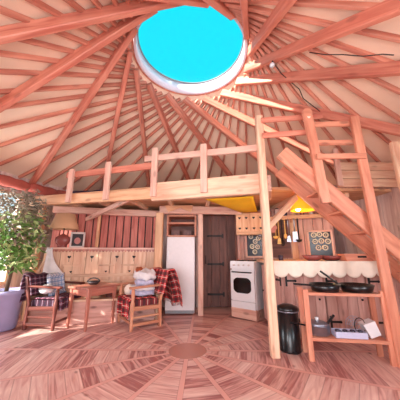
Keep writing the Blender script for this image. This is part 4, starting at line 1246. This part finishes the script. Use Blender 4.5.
for y in (-0.058, 0.058): mb.box((0, y, 0.03), (0.28, 0.006, 0.05))
for x in (-0.138, -0.069, 0, 0.069, 0.138): mb.box((x, 0, 0.03), (0.006, 0.12, 0.05))
mb.build('tray_body', 'tray', tr)
for i, lab in enumerate(('small dark spice jar in the lilac tray, leftmost cell', 'small dark spice jar in the lilac tray, second cell from left', 'small dark spice jar in the lilac tray, third cell from left', 'small dark spice jar in the lilac tray, rightmost cell')):
    put('spice_jar', lab, 'jar', 'jamjar', [(0, 0), (0.024, 0), (0.024, 0.042), (0.018, 0.05), (0, 0.052)], RK @ Vector((0.03 - 0.1035 + 0.069 * i, -0.03, 0.217)), 12)['group'] = 'spice jars in the lilac tray'
bk = thing('bread_tin', RK @ Vector((0.235, 0.0, 0.205)), 'pale tipped tin with dark wire handle on the right of the lower shelf', 'tin', R(-8))
mb = MB(); mb.slab([(-0.02, -0.06, 0.0), (0.07, -0.06, 0.035), (0.03, -0.06, 0.155), (-0.075, -0.06, 0.115)], (0, 1, 0), 0.11); mb.build('tin_body', 'white', bk)
mb = MB(); mb.tube([(-0.09 + 0.05 * math.cos(R(t)), -0.02, 0.10 + 0.07 * math.sin(R(t))) for t in range(-60, 241, 25)], 0.004, 6); mb.build('wire_handle', 'iron', bk)
wr = MB()
for rr in (0.04, 0.06, 0.08): wr.tube([(0.16 - 0.02 + rr * math.cos(R(t)), 0.09, 0.08 + rr * math.sin(R(t))) for t in range(0, 361, 24)], 0.0025, 5)
for t in range(0, 180, 45): wr.tube([(0.14 - 0.08 * math.cos(R(t)), 0.09, 0.08 - 0.08 * math.sin(R(t))), (0.14 + 0.08 * math.cos(R(t)), 0.09, 0.08 + 0.08 * math.sin(R(t)))], 0.0025, 5)
o = wr.build('wire_rack', 'steel'); o.location = RK @ Vector((0, 0, 0.2065)); o.rotation_euler = (0, 0, R(-8)); tag(o, 'round wire cooling rack standing behind the pale tin', 'rack')

# white sheet added for the sun-whitened curve of the bench end
def added_sheet(u, v):
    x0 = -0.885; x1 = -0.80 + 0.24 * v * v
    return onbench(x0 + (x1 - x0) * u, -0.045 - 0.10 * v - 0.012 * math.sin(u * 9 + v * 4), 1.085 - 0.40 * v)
mb = MB(); mb.sheet(added_sheet, 12, 14, 0.01); tag(mb.build('bench_end_sheet', 'whitecloth'), 'white sheet added for the sunlit left end of the bench back, behind the left armchair', 'cloth')

# small spotlight clipped under a rafter and the black cable along the roof
sp = thing('spotlight', (0.885, 2.33, 3.235), 'tiny white spotlight clipped under a thick rafter right of the skylight', 'spotlight')
mb = MB(); mb.tube([(0, 0, 0.05), (0, 0, 0.0)], 0.01, 8); mb.build('clip', 'iron', sp)
mb = MB(); mb.tube([(0.0, 0.0, 0.01), (-0.02, -0.03, -0.04)], [0.018, 0.03], 12); mb.build('lamp_head', 'white', sp)
mb = MB(); mb.tube([(0.885, 2.33, 3.28), (1.04, 2.48, 3.24), (1.30, 2.58, 3.09), (1.40, 2.70, 3.04), (1.65, 2.78, 2.90)], 0.006, 6)
tag(mb.build('cable', 'black'), 'black cable running from the small spotlight along the roof towards the stair guard', 'cable')
mb = MB(); mb.tube([(1.16, 2.0, 3.07), (1.29, 1.93, 2.97), (1.40, 1.86, 2.90), (1.54, 1.79, 2.81), (1.64, 1.70, 2.74), (1.70, 1.66, 2.69)], 0.005, 6)
tag(mb.build('cable', 'black'), 'thin black cable sagging under the roof canvas near the right edge', 'cable')
